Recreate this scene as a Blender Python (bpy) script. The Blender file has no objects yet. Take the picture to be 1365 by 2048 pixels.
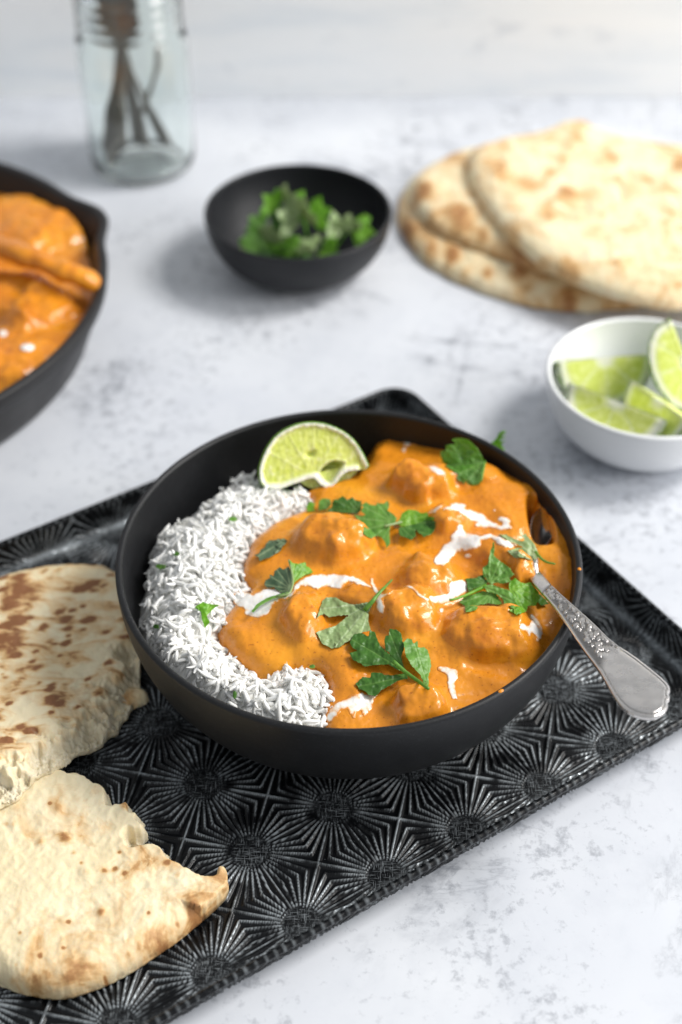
import bpy, math, random
import numpy as np

# ------------------------------------------------------------------ camera, world, light
sc = bpy.context.scene
COL = sc.collection
PITCH = math.radians(42.0)
CAMZ = 0.49
FPX = 2844.0
cam_d = bpy.data.cameras.new("camera")
cam_d.sensor_fit = 'VERTICAL'
cam_d.sensor_height = 36.0
cam_d.lens = 36.0 * FPX / 2048.0
cam_d.clip_start = 0.01
cam_d.clip_end = 50.0
cam_d.dof.use_dof = True
cam_d.dof.focus_distance = 0.572
cam_d.dof.aperture_fstop = 4.6
cam_d.dof.aperture_blades = 9
cam = bpy.data.objects.new("camera", cam_d)
cam.location = (0, 0, CAMZ)
cam.rotation_euler = (math.pi / 2 - PITCH, 0, 0)
COL.objects.link(cam)
sc.camera = cam

w = bpy.data.worlds.new("World")
sc.world = w
w.use_nodes = True
w.node_tree.nodes["Background"].inputs[0].default_value = (0.92, 0.96, 1.0, 1)
w.node_tree.nodes["Background"].inputs[1].default_value = 0.47

def area(name, loc, target, sx, sy, power, col):
    d = bpy.data.lights.new(name, 'AREA')
    d.shape = 'RECTANGLE'; d.size = sx; d.size_y = sy; d.energy = power; d.color = col
    o = bpy.data.objects.new(name, d)
    o.location = loc
    from mathutils import Vector
    o.rotation_euler = (Vector(target) - Vector(loc)).to_track_quat('-Z', 'Y').to_euler()
    COL.objects.link(o)
    return o
area("window_light", (1.75, 0.985, 2.0), (0.05, 0.50, 0.0), 0.85, 0.85, 69.0, (1.0, 0.975, 0.94))
area("wall_fill_light", (2.35, 0.10, 1.05), (0.0, 0.85, 0.05), 1.1, 1.1, 46.0, (1.0, 0.985, 0.965))  # added fill lamp that brightens the board behind; not a second window

sc.view_settings.view_transform = 'Standard'
sc.view_settings.look = 'None'
sc.view_settings.exposure = 0.0
sc.view_settings.gamma = 1.0
sc.cycles.use_denoising = True
sc.cycles.max_bounces = 10
sc.cycles.transmission_bounces = 10
sc.cycles.sample_clamp_indirect = 25.0
sc.cycles.use_adaptive_sampling = True
sc.cycles.adaptive_threshold = 0.01

# ------------------------------------------------------------------ helpers
CP, SP = math.cos(PITCH), math.sin(PITCH)
CAM = np.array([0, 0, CAMZ])

def rays(px):
    """directions (n,3) of the sight lines through photo pixels (n,2)"""
    px = np.asarray(px, float).reshape(-1, 2)
    u = (px[:, 0] - 682.5) / FPX
    v = -(px[:, 1] - 1024.0) / FPX
    return np.stack([u, CP + v * SP, -SP + v * CP], 1)

def at(px, z):
    d = rays(px)
    t = (np.asarray(z) - CAMZ) / d[:, 2]
    return CAM + d * t[:, None]

def _hash(ix, iy, seed):
    ix = ix.astype(np.int64); iy = iy.astype(np.int64)
    n = (ix * 374761393 + iy * 668265263 + seed * 974634777) & 0xFFFFFFFF
    n = ((n ^ (n >> 13)) * 1274126177) & 0xFFFFFFFF
    n = n ^ (n >> 16)
    return (n & 0xFFFF) / 65535.0 * 2 * math.pi

def pn(x, y, seed=0):
    x = np.asarray(x, float); y = np.asarray(y, float)
    ix, iy = np.floor(x), np.floor(y)
    fx, fy = x - ix, y - iy
    def g(dx, dy):
        a = _hash(ix + dx, iy + dy, seed)
        return np.cos(a) * (fx - dx) + np.sin(a) * (fy - dy)
    sx = fx * fx * fx * (fx * (fx * 6 - 15) + 10); sy = fy * fy * fy * (fy * (fy * 6 - 15) + 10)
    a = g(0, 0) * (1 - sx) + g(1, 0) * sx
    b = g(0, 1) * (1 - sx) + g(1, 1) * sx
    return (a * (1 - sy) + b * sy) * 1.5

def fbm(x, y, seed=0, oc=4):
    s = 0; a = 1.0; t = 0
    for i in range(oc):
        s = s + a * pn(x * 2 ** i, y * 2 ** i, seed + i * 17); t += a; a *= 0.5
    return s / t

def sstep(a, b, x):
    t = np.clip((x - a) / (b - a), 0, 1)
    return t * t * (3 - 2 * t)

def smax(a, b, k):
    return (a + b + np.sqrt((a - b) ** 2 + k * k)) / 2

def seg_dist(P, A, B):
    d = B - A
    l2 = (d * d).sum(1) + 1e-18
    best = np.full(len(P), 1e9); near = np.zeros((len(P), 2))
    for i in range(len(A)):
        t = np.clip(((P - A[i]) @ d[i]) / l2[i], 0, 1)
        q = A[i] + t[:, None] * d[i]
        e = ((P - q) ** 2).sum(1)
        m = e < best
        best[m] = e[m]; near[m] = q[m]
    return np.sqrt(best), near

def line_dist(P, line):
    line = np.asarray(line, float)
    return seg_dist(P, line[:-1], line[1:])[0]

def inside(P, poly):
    A = poly; B = np.roll(poly, -1, 0)
    c = np.zeros(len(P), bool)
    for a, b in zip(A, B):
        if a[1] == b[1]:
            continue
        m = ((a[1] > P[:, 1]) != (b[1] > P[:, 1])) & (P[:, 0] < (b[0] - a[0]) * (P[:, 1] - a[1]) / (b[1] - a[1]) + a[0])
        c ^= m
    return c

def sdf(P, poly):
    """positive inside"""
    poly = np.asarray(poly, float)
    d, near = seg_dist(P, poly, np.roll(poly, -1, 0))
    i = inside(P, poly)
    return np.where(i, d, -d), near

def smooth_poly(poly, n=2):
    """round a closed polygon by corner cutting"""
    p = np.asarray(poly, float)
    for _ in range(n):
        q = np.roll(p, -1, 0)
        p = np.stack([p * 0.75 + q * 0.25, p * 0.25 + q * 0.75], 1).reshape(-1, 2)
    return p

def jag(poly, step, amp, scale, seed, keep=None):
    """resample a closed polygon and push its points sideways with fractal noise"""
    p = np.asarray(poly, float)
    out = []
    for i in range(len(p)):
        a, b = p[i], p[(i + 1) % len(p)]
        L = np.hypot(*(b - a)); n = max(1, int(round(L / step)))
        nrm = np.array([-(b - a)[1], (b - a)[0]]) / (L + 1e-9)
        for k in range(n):
            q = a + (b - a) * k / n
            m = amp if keep is None else amp * keep(q)
            out.append(q + nrm * m * float(fbm(np.array([q[0] / scale]), np.array([q[1] / scale]), seed, 4)[0]))
    return np.array(out)

def fill(poly, res):
    """grid triangulation of a polygon: points (n,2), quads, inside distance, boundary edges"""
    poly = np.asarray(poly, float)
    lo = poly.min(0) - res; hi = poly.max(0) + res
    nx = int((hi[0] - lo[0]) / res) + 2; ny = int((hi[1] - lo[1]) / res) + 2
    X, Y = np.meshgrid(lo[0] + np.arange(nx) * res, lo[1] + np.arange(ny) * res, indexing='ij')
    P = np.stack([X.ravel(), Y.ravel()], 1)
    s, near = sdf(P, poly)
    ins = (s > 0).reshape(nx, ny)
    c = ins[:-1, :-1] | ins[1:, :-1] | ins[:-1, 1:] | ins[1:, 1:]
    idx = np.arange(nx * ny).reshape(nx, ny)
    F = np.stack([idx[:-1, :-1][c], idx[1:, :-1][c], idx[1:, 1:][c], idx[:-1, 1:][c]], 1)
    out = s <= 0
    P[out] = near[out]; s[out] = 0
    used = np.unique(F)
    rm = np.full(nx * ny, -1); rm[used] = np.arange(len(used))
    F = rm[F]
    E = np.concatenate([F[:, [0, 1]], F[:, [1, 2]], F[:, [2, 3]], F[:, [3, 0]]])
    key = np.sort(E, 1); key = key[:, 0] * len(used) + key[:, 1]
    _, inv, cnt = np.unique(key, return_inverse=True, return_counts=True)
    return P[used], F, s[used], E[cnt[inv] == 1]

def close_slab(Vt, Vb, F, E, mids=()):
    """top sheet + bottom sheet + side quads (mids: list of vertex arrays between, indexed like Vt)"""
    n = len(Vt)
    V = [Vt, Vb]; Fs = [F, F[:, ::-1] + n]
    b = np.unique(E); rm = np.full(n, -1); rm[b] = np.arange(len(b))
    prev = lambda e: e
    off = 2 * n
    rows = [np.arange(n)]
    for m in mids:
        V.append(m[b]); r = np.full(n, -1); r[b] = off + np.arange(len(b)); rows.append(r); off += len(b)
    rows.append(np.arange(n) + n)
    for r0, r1 in zip(rows[:-1], rows[1:]):
        Fs.append(np.stack([r0[E[:, 1]], r0[E[:, 0]], r1[E[:, 0]], r1[E[:, 1]]], 1))
    return np.concatenate(V), np.concatenate(Fs), b

ORG = {}
def mk(name, V, F, mat, parent=None, org=None, attrs=None, smooth=True, mats=None, fmat=None):
    """one mesh object from world-space vertices"""
    V = np.asarray(V, float)
    if parent is not None:
        o0 = ORG[parent.name]
    else:
        o0 = np.array(org if org is not None else [V[:, 0].mean(), V[:, 1].mean(), V[:, 2].min()])
    me = bpy.data.meshes.new(name)
    V = V - o0
    if isinstance(F, np.ndarray):
        k = F.shape[1]
        me.vertices.add(len(V)); me.vertices.foreach_set('co', V.astype(np.float32).ravel())
        me.loops.add(F.size); me.loops.foreach_set('vertex_index', F.astype(np.int32).ravel())
        me.polygons.add(len(F)); me.polygons.foreach_set('loop_start', np.arange(0, F.size, k, dtype=np.int32))
        me.update(calc_edges=True)
        me.validate()
    else:
        me.from_pydata(V.tolist(), [], F)
    if attrs:
        for k, a in attrs.items():
            at_ = me.attributes.new(k, 'FLOAT', 'POINT')
            a = np.asarray(a, np.float32)
            if len(a) == len(me.vertices):
                at_.data.foreach_set('value', a)
    for m in (mats or [mat]):
        me.materials.append(m)
    if fmat is not None and len(fmat) == len(me.polygons):
        me.polygons.foreach_set('material_index', np.asarray(fmat, np.int32))
    me.polygons.foreach_set('use_smooth', [smooth] * len(me.polygons))
    ob = bpy.data.objects.new(name, me)
    COL.objects.link(ob)
    if parent is not None:
        ob.parent = parent
        ORG[ob.name] = o0
    else:
        ob.location = o0
        ORG[ob.name] = o0
    return ob

def tag(o, label=None, cat=None, group=None, kind=None):
    if label: o['label'] = label
    if cat: o['category'] = cat
    if group: o['group'] = group
    if kind: o['kind'] = kind
    return o

def thing(name, loc, label, cat, group=None):
    o = bpy.data.objects.new(name, None)
    o.empty_display_size = 0.01
    COL.objects.link(o)
    o.location = loc
    ORG[o.name] = np.array(loc, float)
    return tag(o, label, cat, group)

def lathe(prof, c, n=128, rmod=None):
    """closed-profile lathe; prof [(r,z)...] from the axis round to the axis"""
    prof = np.asarray(prof, float); m = len(prof)
    a = np.arange(n) / n * 2 * np.pi
    R = prof[:, 0][:, None] * np.ones((1, n)); Z = prof[:, 1][:, None] * np.ones((1, n))
    if rmod is not None:
        R = R * rmod(prof[:, 0][:, None], prof[:, 1][:, None], a[None, :])
    V = np.stack([c[0] + R * np.cos(a), c[1] + R * np.sin(a), Z + c[2]], 2).reshape(-1, 3)
    i = np.arange(m - 1)[:, None]; j = np.arange(n)[None, :]; j2 = (j + 1) % n
    F = np.stack([i * n + j, i * n + j2, (i + 1) * n + j2, (i + 1) * n + j], 2).reshape(-1, 4)
    return V, F

def tube(pts, rad, n=8, flat=1.0, caps=True):
    P = np.asarray(pts, float); m = len(P)
    rad = np.ones(m) * rad if np.isscalar(rad) else np.asarray(rad, float)
    T = np.gradient(P, axis=0); T /= np.linalg.norm(T, axis=1)[:, None] + 1e-12
    up = np.array([0.13, 0.21, 1.0])
    A = np.cross(T, up); A /= np.linalg.norm(A, axis=1)[:, None] + 1e-12
    B = np.cross(A, T)
    th = np.arange(n) / n * 2 * np.pi
    V = (P[:, None, :] + rad[:, None, None] * (np.cos(th)[None, :, None] * A[:, None, :] + flat * np.sin(th)[None, :, None] * B[:, None, :])).reshape(-1, 3)
    F = []
    for i in range(m - 1):
        for j in range(n):
            k = (j + 1) % n
            F.append([i * n + j, i * n + k, (i + 1) * n + k, (i + 1) * n + j])
    if caps:
        F.append(list(range(n))[::-1]); F.append([(m - 1) * n + j for j in range(n)])
    return V, F

def spline(pts, n):
    """Catmull-Rom through the points"""
    P = np.asarray(pts, float)
    P = np.vstack([2 * P[0] - P[1], P, 2 * P[-1] - P[-2]])
    out = []
    m = len(P) - 3
    for s in np.linspace(0, m - 1e-9, n):
        i = int(s); t = s - i
        p0, p1, p2, p3 = P[i:i + 4]
        out.append(0.5 * (2 * p1 + (p2 - p0) * t + (2 * p0 - 5 * p1 + 4 * p2 - p3) * t * t + (3 * p1 - p0 - 3 * p2 + p3) * t ** 3))
    return np.array(out)

# ------------------------------------------------------------------ materials
class NT:
    def __init__(s, name, **kw):
        s.m = bpy.data.materials.new(name); s.m.use_nodes = True
        s.t = s.m.node_tree; s.b = s.t.nodes["Principled BSDF"]
        s.tc = None
        for k, v in kw.items():
            s.set(k.replace('_', ' '), v)
    def set(s, k, v):
        i = s.b.inputs[k]
        if hasattr(v, 'links'): s.t.links.new(v, i)
        elif isinstance(v, (tuple, list)) and len(v) == 3 and i.type == 'RGBA': i.default_value = (*v, 1)
        else: i.default_value = v
    def n(s, typ, **kw):
        x = s.t.nodes.new(typ)
        for k, v in kw.items(): setattr(x, k, v)
        return x
    def link(s, a, b): s.t.links.new(a, b)
    def coord(s, scale=(1, 1, 1), rot=(0, 0, 0)):
        if s.tc is None: s.tc = s.n('ShaderNodeTexCoord')
        mp = s.n('ShaderNodeMapping')
        mp.inputs['Scale'].default_value = scale; mp.inputs['Rotation'].default_value = rot
        s.link(s.tc.outputs['Object'], mp.inputs[0])
        return mp.outputs[0]
    def noise(s, scale, detail=4, rough=0.55, dist=0.0, stretch=(1, 1, 1), rot=(0, 0, 0)):
        x = s.n('ShaderNodeTexNoise')
        s.link(s.coord(stretch, rot), x.inputs['Vector'])
        x.inputs['Scale'].default_value = scale; x.inputs['Detail'].default_value = detail
        x.inputs['Roughness'].default_value = rough; x.inputs['Distortion'].default_value = dist
        return x.outputs[0]
    def voro(s, scale, feature='F1', stretch=(1, 1, 1)):
        x = s.n('ShaderNodeTexVoronoi', feature=feature)
        s.link(s.coord(stretch), x.inputs['Vector'])
        x.inputs['Scale'].default_value = scale
        return x.outputs['Distance']
    def attr(s, name):
        x = s.n('ShaderNodeAttribute', attribute_name=name)
        return x.outputs['Fac']
    def ramp(s, f, stops):
        x = s.n('ShaderNodeValToRGB')
        e = x.color_ramp.elements
        while len(e) < len(stops): e.new(0.5)
        for i, (p, c) in enumerate(stops):
            e[i].position = p
            e[i].color = (*c, 1) if isinstance(c, (tuple, list)) else (c, c, c, 1)
        s.link(f, x.inputs[0])
        return x.outputs[0]
    def mix(s, f, a, b, mode='MIX'):
        x = s.n('ShaderNodeMix', data_type='RGBA', blend_type=mode)
        for i, v in ((0, f), (6, a), (7, b)):
            if hasattr(v, 'links'): s.link(v, x.inputs[i])
            elif i == 0: x.inputs[i].default_value = v
            else: x.inputs[i].default_value = (*v, 1)
        return x.outputs[2]
    def math(s, op, a, b=0.0):
        x = s.n('ShaderNodeMath', operation=op)
        for i, v in ((0, a), (1, b)):
            if hasattr(v, 'links'): s.link(v, x.inputs[i])
            else: x.inputs[i].default_value = v
        return x.outputs[0]
    def bump(s, h, strength, dist=0.001, prev=None):
        x = s.n('ShaderNodeBump')
        x.inputs['Strength'].default_value = strength; x.inputs['Distance'].default_value = dist
        s.link(h, x.inputs['Height'])
        if prev is not None: s.link(prev, x.inputs['Normal'])
        s.link(x.outputs[0], s.b.inputs['Normal'])
        return x.outputs[0]

def m_table():
    s = NT("white_stone", Roughness=0.42)
    big = s.noise(5.0, 4, 0.6)
    mot = s.noise(26, 7, 0.7, 0.1)
    spk = s.noise(170, 6, 0.7, 0.15)
    msk = s.noise(11, 4, 0.6, 0.3)
    base = s.ramp(big, [(0.32, (0.58, 0.605, 0.66)), (0.68, (0.70, 0.72, 0.755))])
    mm = s.ramp(mot, [(0.34, 1.0), (0.52, 0.0)])
    c = s.mix(s.math('MULTIPLY', mm, 0.20), base, (0.42, 0.45, 0.51))
    dk = s.math('ADD', spk, s.math('MULTIPLY', msk, 0.62))
    dark = s.ramp(dk, [(0.60, 1.0), (0.76, 0.0)])
    c = s.mix(s.math('MULTIPLY', dark, 0.62), c, (0.25, 0.265, 0.30))
    for sd, off in ((4.3, 0.5), (7.1, 0.53)):
        vein = s.noise(sd, 9, 0.66, 1.0)
        v = s.math('ABSOLUTE', s.math('SUBTRACT', vein, off))
        vm = s.ramp(v, [(0.0, 1.0), (0.008, 0.5), (0.022, 0.0)])
        gate = s.ramp(s.noise(8.5, 3), [(0.50, 0.0), (0.62, 1.0)])
        brk = s.ramp(s.noise(70, 4, 0.6), [(0.38, 0.0), (0.58, 1.0)])
        c = s.mix(s.math('MULTIPLY', s.math('MULTIPLY', vm, gate), s.math('MULTIPLY', brk, 0.8)), c, (0.22, 0.235, 0.27))
    s.set('Base Color', c)
    s.bump(mot, 0.08, 0.001)
    return s.m

def m_wall():
    s = NT("white_washed_board", Roughness=0.6)
    g = s.noise(9, 6, 0.65, 0.3, (0.35, 1, 2.6))
    k = s.noise(22, 4, 0.6, 0.3, (0.6, 1, 1.4))
    c = s.ramp(g, [(0.32, (0.78, 0.825, 0.87)), (0.5, (0.92, 0.935, 0.945)), (0.7, (0.95, 0.95, 0.95))])
    d = s.ramp(k, [(0.30, 1.0), (0.40, 0.0)])
    s.set('Base Color', s.mix(s.math('MULTIPLY', d, 0.55), c, (0.56, 0.60, 0.66)))
    s.bump(g, 0.2, 0.002)
    return s.m

def m_blackware(name, col=(0.011, 0.0115, 0.013), rough=0.46, grain=0.4):
    s = NT(name, Roughness=rough)
    s.set("Specular IOR Level", 0.36)
    f = s.noise(1100, 3, 0.6)
    c = s.ramp(f, [(0.35, tuple(v * 0.75 for v in col)), (0.62, col), (0.72, tuple(min(1, v * 3.2) for v in col))])
    s.set('Base Color', c)
    r = s.ramp(s.noise(40, 4), [(0.3, rough - 0.06), (0.7, rough + 0.08)])
    s.set('Roughness', r)
    s.bump(f, grain, 0.00015)
    return s.m

def m_tray():
    s = NT("worn_black_tin", Roughness=0.3)
    s.set("Specular IOR Level", 0.22)
    wear_and_glint = s.attr('wear_and_glint')
    n1 = s.noise(900, 4, 0.7)
    n2 = s.noise(60, 4, 0.6)
    scr = s.noise(260, 3, 0.6, 0.0, (1, 14, 1), (0, 0, 0.9))
    scr2 = s.noise(260, 3, 0.6, 0.0, (14, 1, 1), (0, 0, 0.75))
    w2 = s.math('MULTIPLY', wear_and_glint, s.ramp(s.math('ADD', s.math('MULTIPLY', n1, 0.6), s.math('MULTIPLY', n2, 0.5)), [(0.44, 0.15), (0.62, 1.0)]))
    hub = s.math('MULTIPLY', s.attr('hub'), s.math('MAXIMUM', s.ramp(scr, [(0.56, 0.0), (0.70, 0.5)]), s.ramp(scr2, [(0.56, 0.0), (0.70, 0.5)])))
    fleck = s.ramp(s.noise(1400, 2), [(0.70, 0.0), (0.76, 0.6)])
    f = s.math('MAXIMUM', s.math('MAXIMUM', w2, hub), s.math('MULTIPLY', fleck, 0.5))
    s.set('Base Color', s.mix(f, (0.0045, 0.005, 0.006), (0.64, 0.70, 0.74)))
    s.set('Metallic', s.math('MULTIPLY', f, 0.75))
    s.set('Roughness', s.ramp(n2, [(0.3, 0.22), (0.7, 0.4)]))
    s.bump(n1, 0.15, 0.0002)
    return s.m

def m_sauce(name="butter_sauce", deep=0.0):
    s = NT(name, Roughness=0.3)
    n1 = s.noise(32, 4, 0.5, 0.2)
    n2 = s.noise(420, 3, 0.6)
    c = s.ramp(n1, [(0.3, (0.63, 0.205, 0.011)), (0.52, (0.73, 0.265, 0.015)), (0.72, (0.79, 0.325, 0.018))])
    sp = s.ramp(s.noise(700, 2, 0.5), [(0.655, 0.0), (0.70, 1.0)])
    c = s.mix(s.math('MULTIPLY', sp, 0.55), c, (0.32, 0.07, 0.008))
    meat = s.ramp(s.attr('meat'), [(0.45, 0.0), (1.0, 1.0)])
    brown = s.ramp(s.noise(110, 4, 0.6), [(0.46, 0.0), (0.72, 0.55)])
    c = s.mix(s.math('MULTIPLY', meat, brown), c, (0.36, 0.085, 0.010))
    s.set('Base Color', c)
    s.set('Roughness', s.ramp(n2, [(0.35, 0.22), (0.7, 0.42)])); s.set('Specular IOR Level', 0.32)
    s.set('Coat Weight', 0.30); s.set('Coat Roughness', 0.08)
    b = s.bump(n1, 0.15, 0.0012)
    s.bump(n2, 0.35, 0.0004, b)
    return s.m

def m_cream():
    s = NT("cream", Roughness=0.22)
    thin = s.attr('thin')
    f = s.math('ADD', thin, s.math('MULTIPLY', s.math('SUBTRACT', s.noise(380, 4, 0.65), 0.5), 0.9))
    s.set('Base Color', s.ramp(f, [(0.40, (0.90, 0.875, 0.84)), (0.68, (0.87, 0.68, 0.50)), (0.95, (0.74, 0.27, 0.03))]))
    s.set('Subsurface Weight', 0.2); s.set('Subsurface Radius', (1, 0.8, 0.6)); s.set('Subsurface Scale', 0.001)
    return s.m

def m_rice():
    s = NT("cooked_rice", Roughness=0.34)
    n = s.noise(300, 3)
    s.set('Base Color', s.ramp(n, [(0.3, (0.87, 0.86, 0.82)), (0.7, (0.94, 0.935, 0.905))]))
    s.set('Subsurface Weight', 0.35); s.set('Subsurface Radius', (1, 0.96, 0.86)); s.set('Subsurface Scale', 0.0025)
    return s.m

def m_leaf(name, c1, c2, vein, trans=0.25):
    s = NT(name, Roughness=0.42)
    n = s.noise(230, 4, 0.6)
    c = s.ramp(n, [(0.3, c1), (0.7, c2)])
    v = s.attr('vein')
    c = s.mix(s.math('MULTIPLY', v, 0.75), c, vein)
    s.set('Base Color', c)
    fine = s.voro(520, 'DISTANCE_TO_EDGE')
    s.bump(fine, 0.14, 0.0003)
    tr = s.n('ShaderNodeBsdfTranslucent')
    tr.inputs[0].default_value = (min(1, c2[0] * 2.2), min(1, c2[1] * 1.9), c2[2], 1)
    mx = s.n('ShaderNodeMixShader'); mx.inputs[0].default_value = trans
    s.link(s.b.outputs[0], mx.inputs[1]); s.link(tr.outputs[0], mx.inputs[2])
    out = [x for x in s.t.nodes if x.type == 'OUTPUT_MATERIAL'][0]
    s.link(mx.outputs[0], out.inputs[0])
    return s.m

def m_naan(name, brown_scale=70, lo=0.56, hi=0.68, dark=(0.20, 0.055, 0.012), stretch=(1, 1, 1), amt=0.75, rot=(0, 0, 0)):
    s = NT(name, Roughness=0.6)
    n1 = s.noise(30, 5, 0.6)
    c = s.ramp(n1, [(0.3, (0.82, 0.68, 0.42)), (0.7, (0.91, 0.80, 0.555))])
    sp = s.noise(brown_scale, 5, 0.62, 0.6, stretch, rot)
    toast = s.math('MULTIPLY', s.attr('toast'), 1.0)
    k = s.math('ADD', sp, s.math('MULTIPLY', toast, 0.30))
    tan = s.ramp(k, [(lo - 0.13, 0.0), (lo + 0.06, 0.8)])
    c = s.mix(tan, c, (0.66, 0.36, 0.11))
    br = s.ramp(k, [(lo + 0.02, 0.0), (hi + 0.07, amt)])
    c = s.mix(br, c, dark)
    crumb = s.attr('crumb')
    cc = s.ramp(s.noise(260, 5, 0.7), [(0.3, (0.62, 0.52, 0.33)), (0.65, (0.82, 0.74, 0.56))])
    c = s.mix(crumb, c, cc)
    s.set('Base Color', c)
    s.set('Subsurface Weight', 0.12); s.set('Subsurface Radius', (1, 0.6, 0.3)); s.set('Subsurface Scale', 0.003)
    b = s.bump(n1, 0.3, 0.002)
    s.bump(s.noise(330, 5, 0.65), 0.32, 0.0009, b)
    return s.m

def m_metal(name, col, rough, tarnish_and_reflection=0.0):
    s = NT(name, Metallic=1.0, Roughness=rough)
    t = s.attr('emboss')  # masks the handle's recesses and the dark reflection painted in the spoon head
    n = s.noise(180, 4, 0.6)
    c = s.ramp(n, [(0.3, tuple(v * 0.85 for v in col)), (0.7, col)])
    if tarnish_and_reflection:
        c = s.mix(s.math('MULTIPLY', t, tarnish_and_reflection), c, tuple(v * 0.16 for v in col))
    s.set('Base Color', c)
    s.set('Roughness', s.ramp(s.noise(90, 4), [(0.3, rough - 0.05), (0.7, rough + 0.1)]))
    return s.m

def m_lime_flesh():
    s = NT("lime_flesh", Roughness=0.2)
    z = s.attr('zone')      # 0 pith, 1 pulp
    n = s.noise(420, 3, 0.6, 0.5)
    pulp = s.ramp(n, [(0.3, (0.60, 0.68, 0.09)), (0.55, (0.75, 0.82, 0.22)), (0.75, (0.88, 0.91, 0.50))])
    c = s.mix(z, (0.92, 0.94, 0.76), pulp)
    s.set('Base Color', c)
    s.set('Subsurface Weight', 0.35); s.set('Subsurface Radius', (0.8, 1, 0.3)); s.set('Subsurface Scale', 0.002)
    s.bump(s.noise(300, 3, 0.6, 0.6), 0.22, 0.0005)
    return s.m

def m_lime_rind():
    s = NT("lime_rind", Roughness=0.35)
    n = s.noise(160, 4)
    s.set('Base Color', s.ramp(n, [(0.3, (0.09, 0.24, 0.010)), (0.7, (0.24, 0.44, 0.03))]))
    s.bump(s.voro(700), 0.3, 0.0004)
    return s.m

def m_glass():
    s = NT("green_glass", Roughness=0.0, IOR=1.45)
    s.set('Transmission Weight', 1.0)
    s.set('Base Color', (0.948, 0.988, 0.972))
    return s.m

TABLE = m_table(); WALL = m_wall()
BLACK = m_blackware("black_stoneware")
BLACK2 = m_blackware("black_small_stoneware", (0.012, 0.013, 0.0155), 0.5, 0.2)
IRON = m_blackware("cast_iron", (0.015, 0.0145, 0.0155), 0.45, 0.5)
WHITE = NT("white_porcelain", Roughness=0.18, Base_Color=(0.80, 0.81, 0.82)).m
TIN = m_tray(); SAUCE = m_sauce(); CREAM = m_cream(); RICE = m_rice()
LEAF = dict(
    dark=m_leaf("leaf_dark", (0.030, 0.105, 0.010), (0.075, 0.215, 0.024), (0.15, 0.30, 0.06), 0.25),
    mid=m_leaf("leaf_mid", (0.085, 0.235, 0.028), (0.19, 0.40, 0.07), (0.30, 0.50, 0.15), 0.3),
    pale=m_leaf("leaf_pale", (0.20, 0.31, 0.11), (0.37, 0.48, 0.22), (0.48, 0.58, 0.34), 0.15),
    grey=m_leaf("leaf_grey", (0.045, 0.10, 0.045), (0.12, 0.18, 0.10), (0.30, 0.38, 0.2), 0.1),
    bright=m_leaf("leaf_bright", (0.10, 0.30, 0.012), (0.22, 0.46, 0.03), (0.36, 0.58, 0.10), 0.35),
)
NAAN_A = m_naan("naan_griddled", 86, 0.60, 0.67, (0.20, 0.055, 0.014), (0.55, 1.35, 1), 0.85, (0, 0, 0.3))
NAAN_B = m_naan("naan_plain", 48, 0.675, 0.735, (0.26, 0.085, 0.018))
NAAN_C = m_naan("naan_stacked", 42, 0.61, 0.74, (0.30, 0.10, 0.02))
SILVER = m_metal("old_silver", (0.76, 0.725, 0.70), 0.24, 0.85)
STEEL = m_metal("dull_steel", (0.23, 0.21, 0.185), 0.35)
LFLESH = m_lime_flesh(); LRIND = m_lime_rind(); GLASS = m_glass()

# ------------------------------------------------------------------ the setting: table and board behind it
def box(x0, x1, y0, y1, z0, z1):
    V = [(x0, y0, z0), (x1, y0, z0), (x1, y1, z0), (x0, y1, z0), (x0, y0, z1), (x1, y0, z1), (x1, y1, z1), (x0, y1, z1)]
    F = [(3, 2, 1, 0), (4, 5, 6, 7), (0, 1, 5, 4), (1, 2, 6, 5), (2, 3, 7, 6), (3, 0, 4, 7)]
    return np.array(V, float), F
V, F = box(-1.1, 1.1, -0.25, 1.0158, -0.03, 0.0)
tag(mk("table_top", V, F, TABLE, smooth=False, org=(0, 0, 0)), "pale grey veined stone table top under all the dishes", kind='structure')
V, F = box(-1.1, 1.1, 1.016, 1.036, -0.03, 0.30)
tag(mk("wall", V, F, WALL, smooth=False, org=(0, 1.016, 0)), "white washed board standing behind the table", kind='structure')

# ------------------------------------------------------------------ embossed tray
TA = math.radians(33.0)
PX, QX = np.array([math.cos(TA), math.sin(TA)]), np.array([-math.sin(TA), math.cos(TA)])
PER = 0.0397; P0, Q0 = 0.1525, 0.3022
TP0, TP1, TQ0, TQ1 = -0.031, 0.366, 0.2575, 0.506
RC = 0.007; RF = 0.004; FA = math.radians(78); WALLH = 0.0105
EMAX = RF * FA + WALLH
TRAYZ = 0.0014
def emboss(p, q):
    u = (p - P0) / PER; v = (q - Q0) / PER
    fu = np.abs(u - np.round(u)); fv = np.abs(v - np.round(v))
    m = np.maximum(fu, fv); n = np.minimum(fu, fv)
    r = np.hypot(fu, fv); ph = np.degrees(np.arctan2(n, m + 1e-9))
    k = np.round(ph / 9.0); dphi = np.radians(np.abs(ph - k * 9.0))
    dist = r * np.sin(dphi) * PER
    half = np.minimum(0.42 * r * math.radians(9) * PER, 0.00085) * np.where(k == 5, 1.25, 1.0)
    rib = 1 - sstep(0.25, 1.0, dist / (half + 1e-9))
    on = sstep(0.175, 0.215, r)
    hub = 1 - sstep(0.165, 0.20, r)
    h = 0.0011 * rib * on + hub * 0.0005
    crest = 1 - sstep(0.08, 0.48, dist / (half + 1e-9))
    return h, crest * on * sstep(0.0, 0.6, 0.42 + fbm(p * 90, q * 90, 5, 3)), hub
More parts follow.
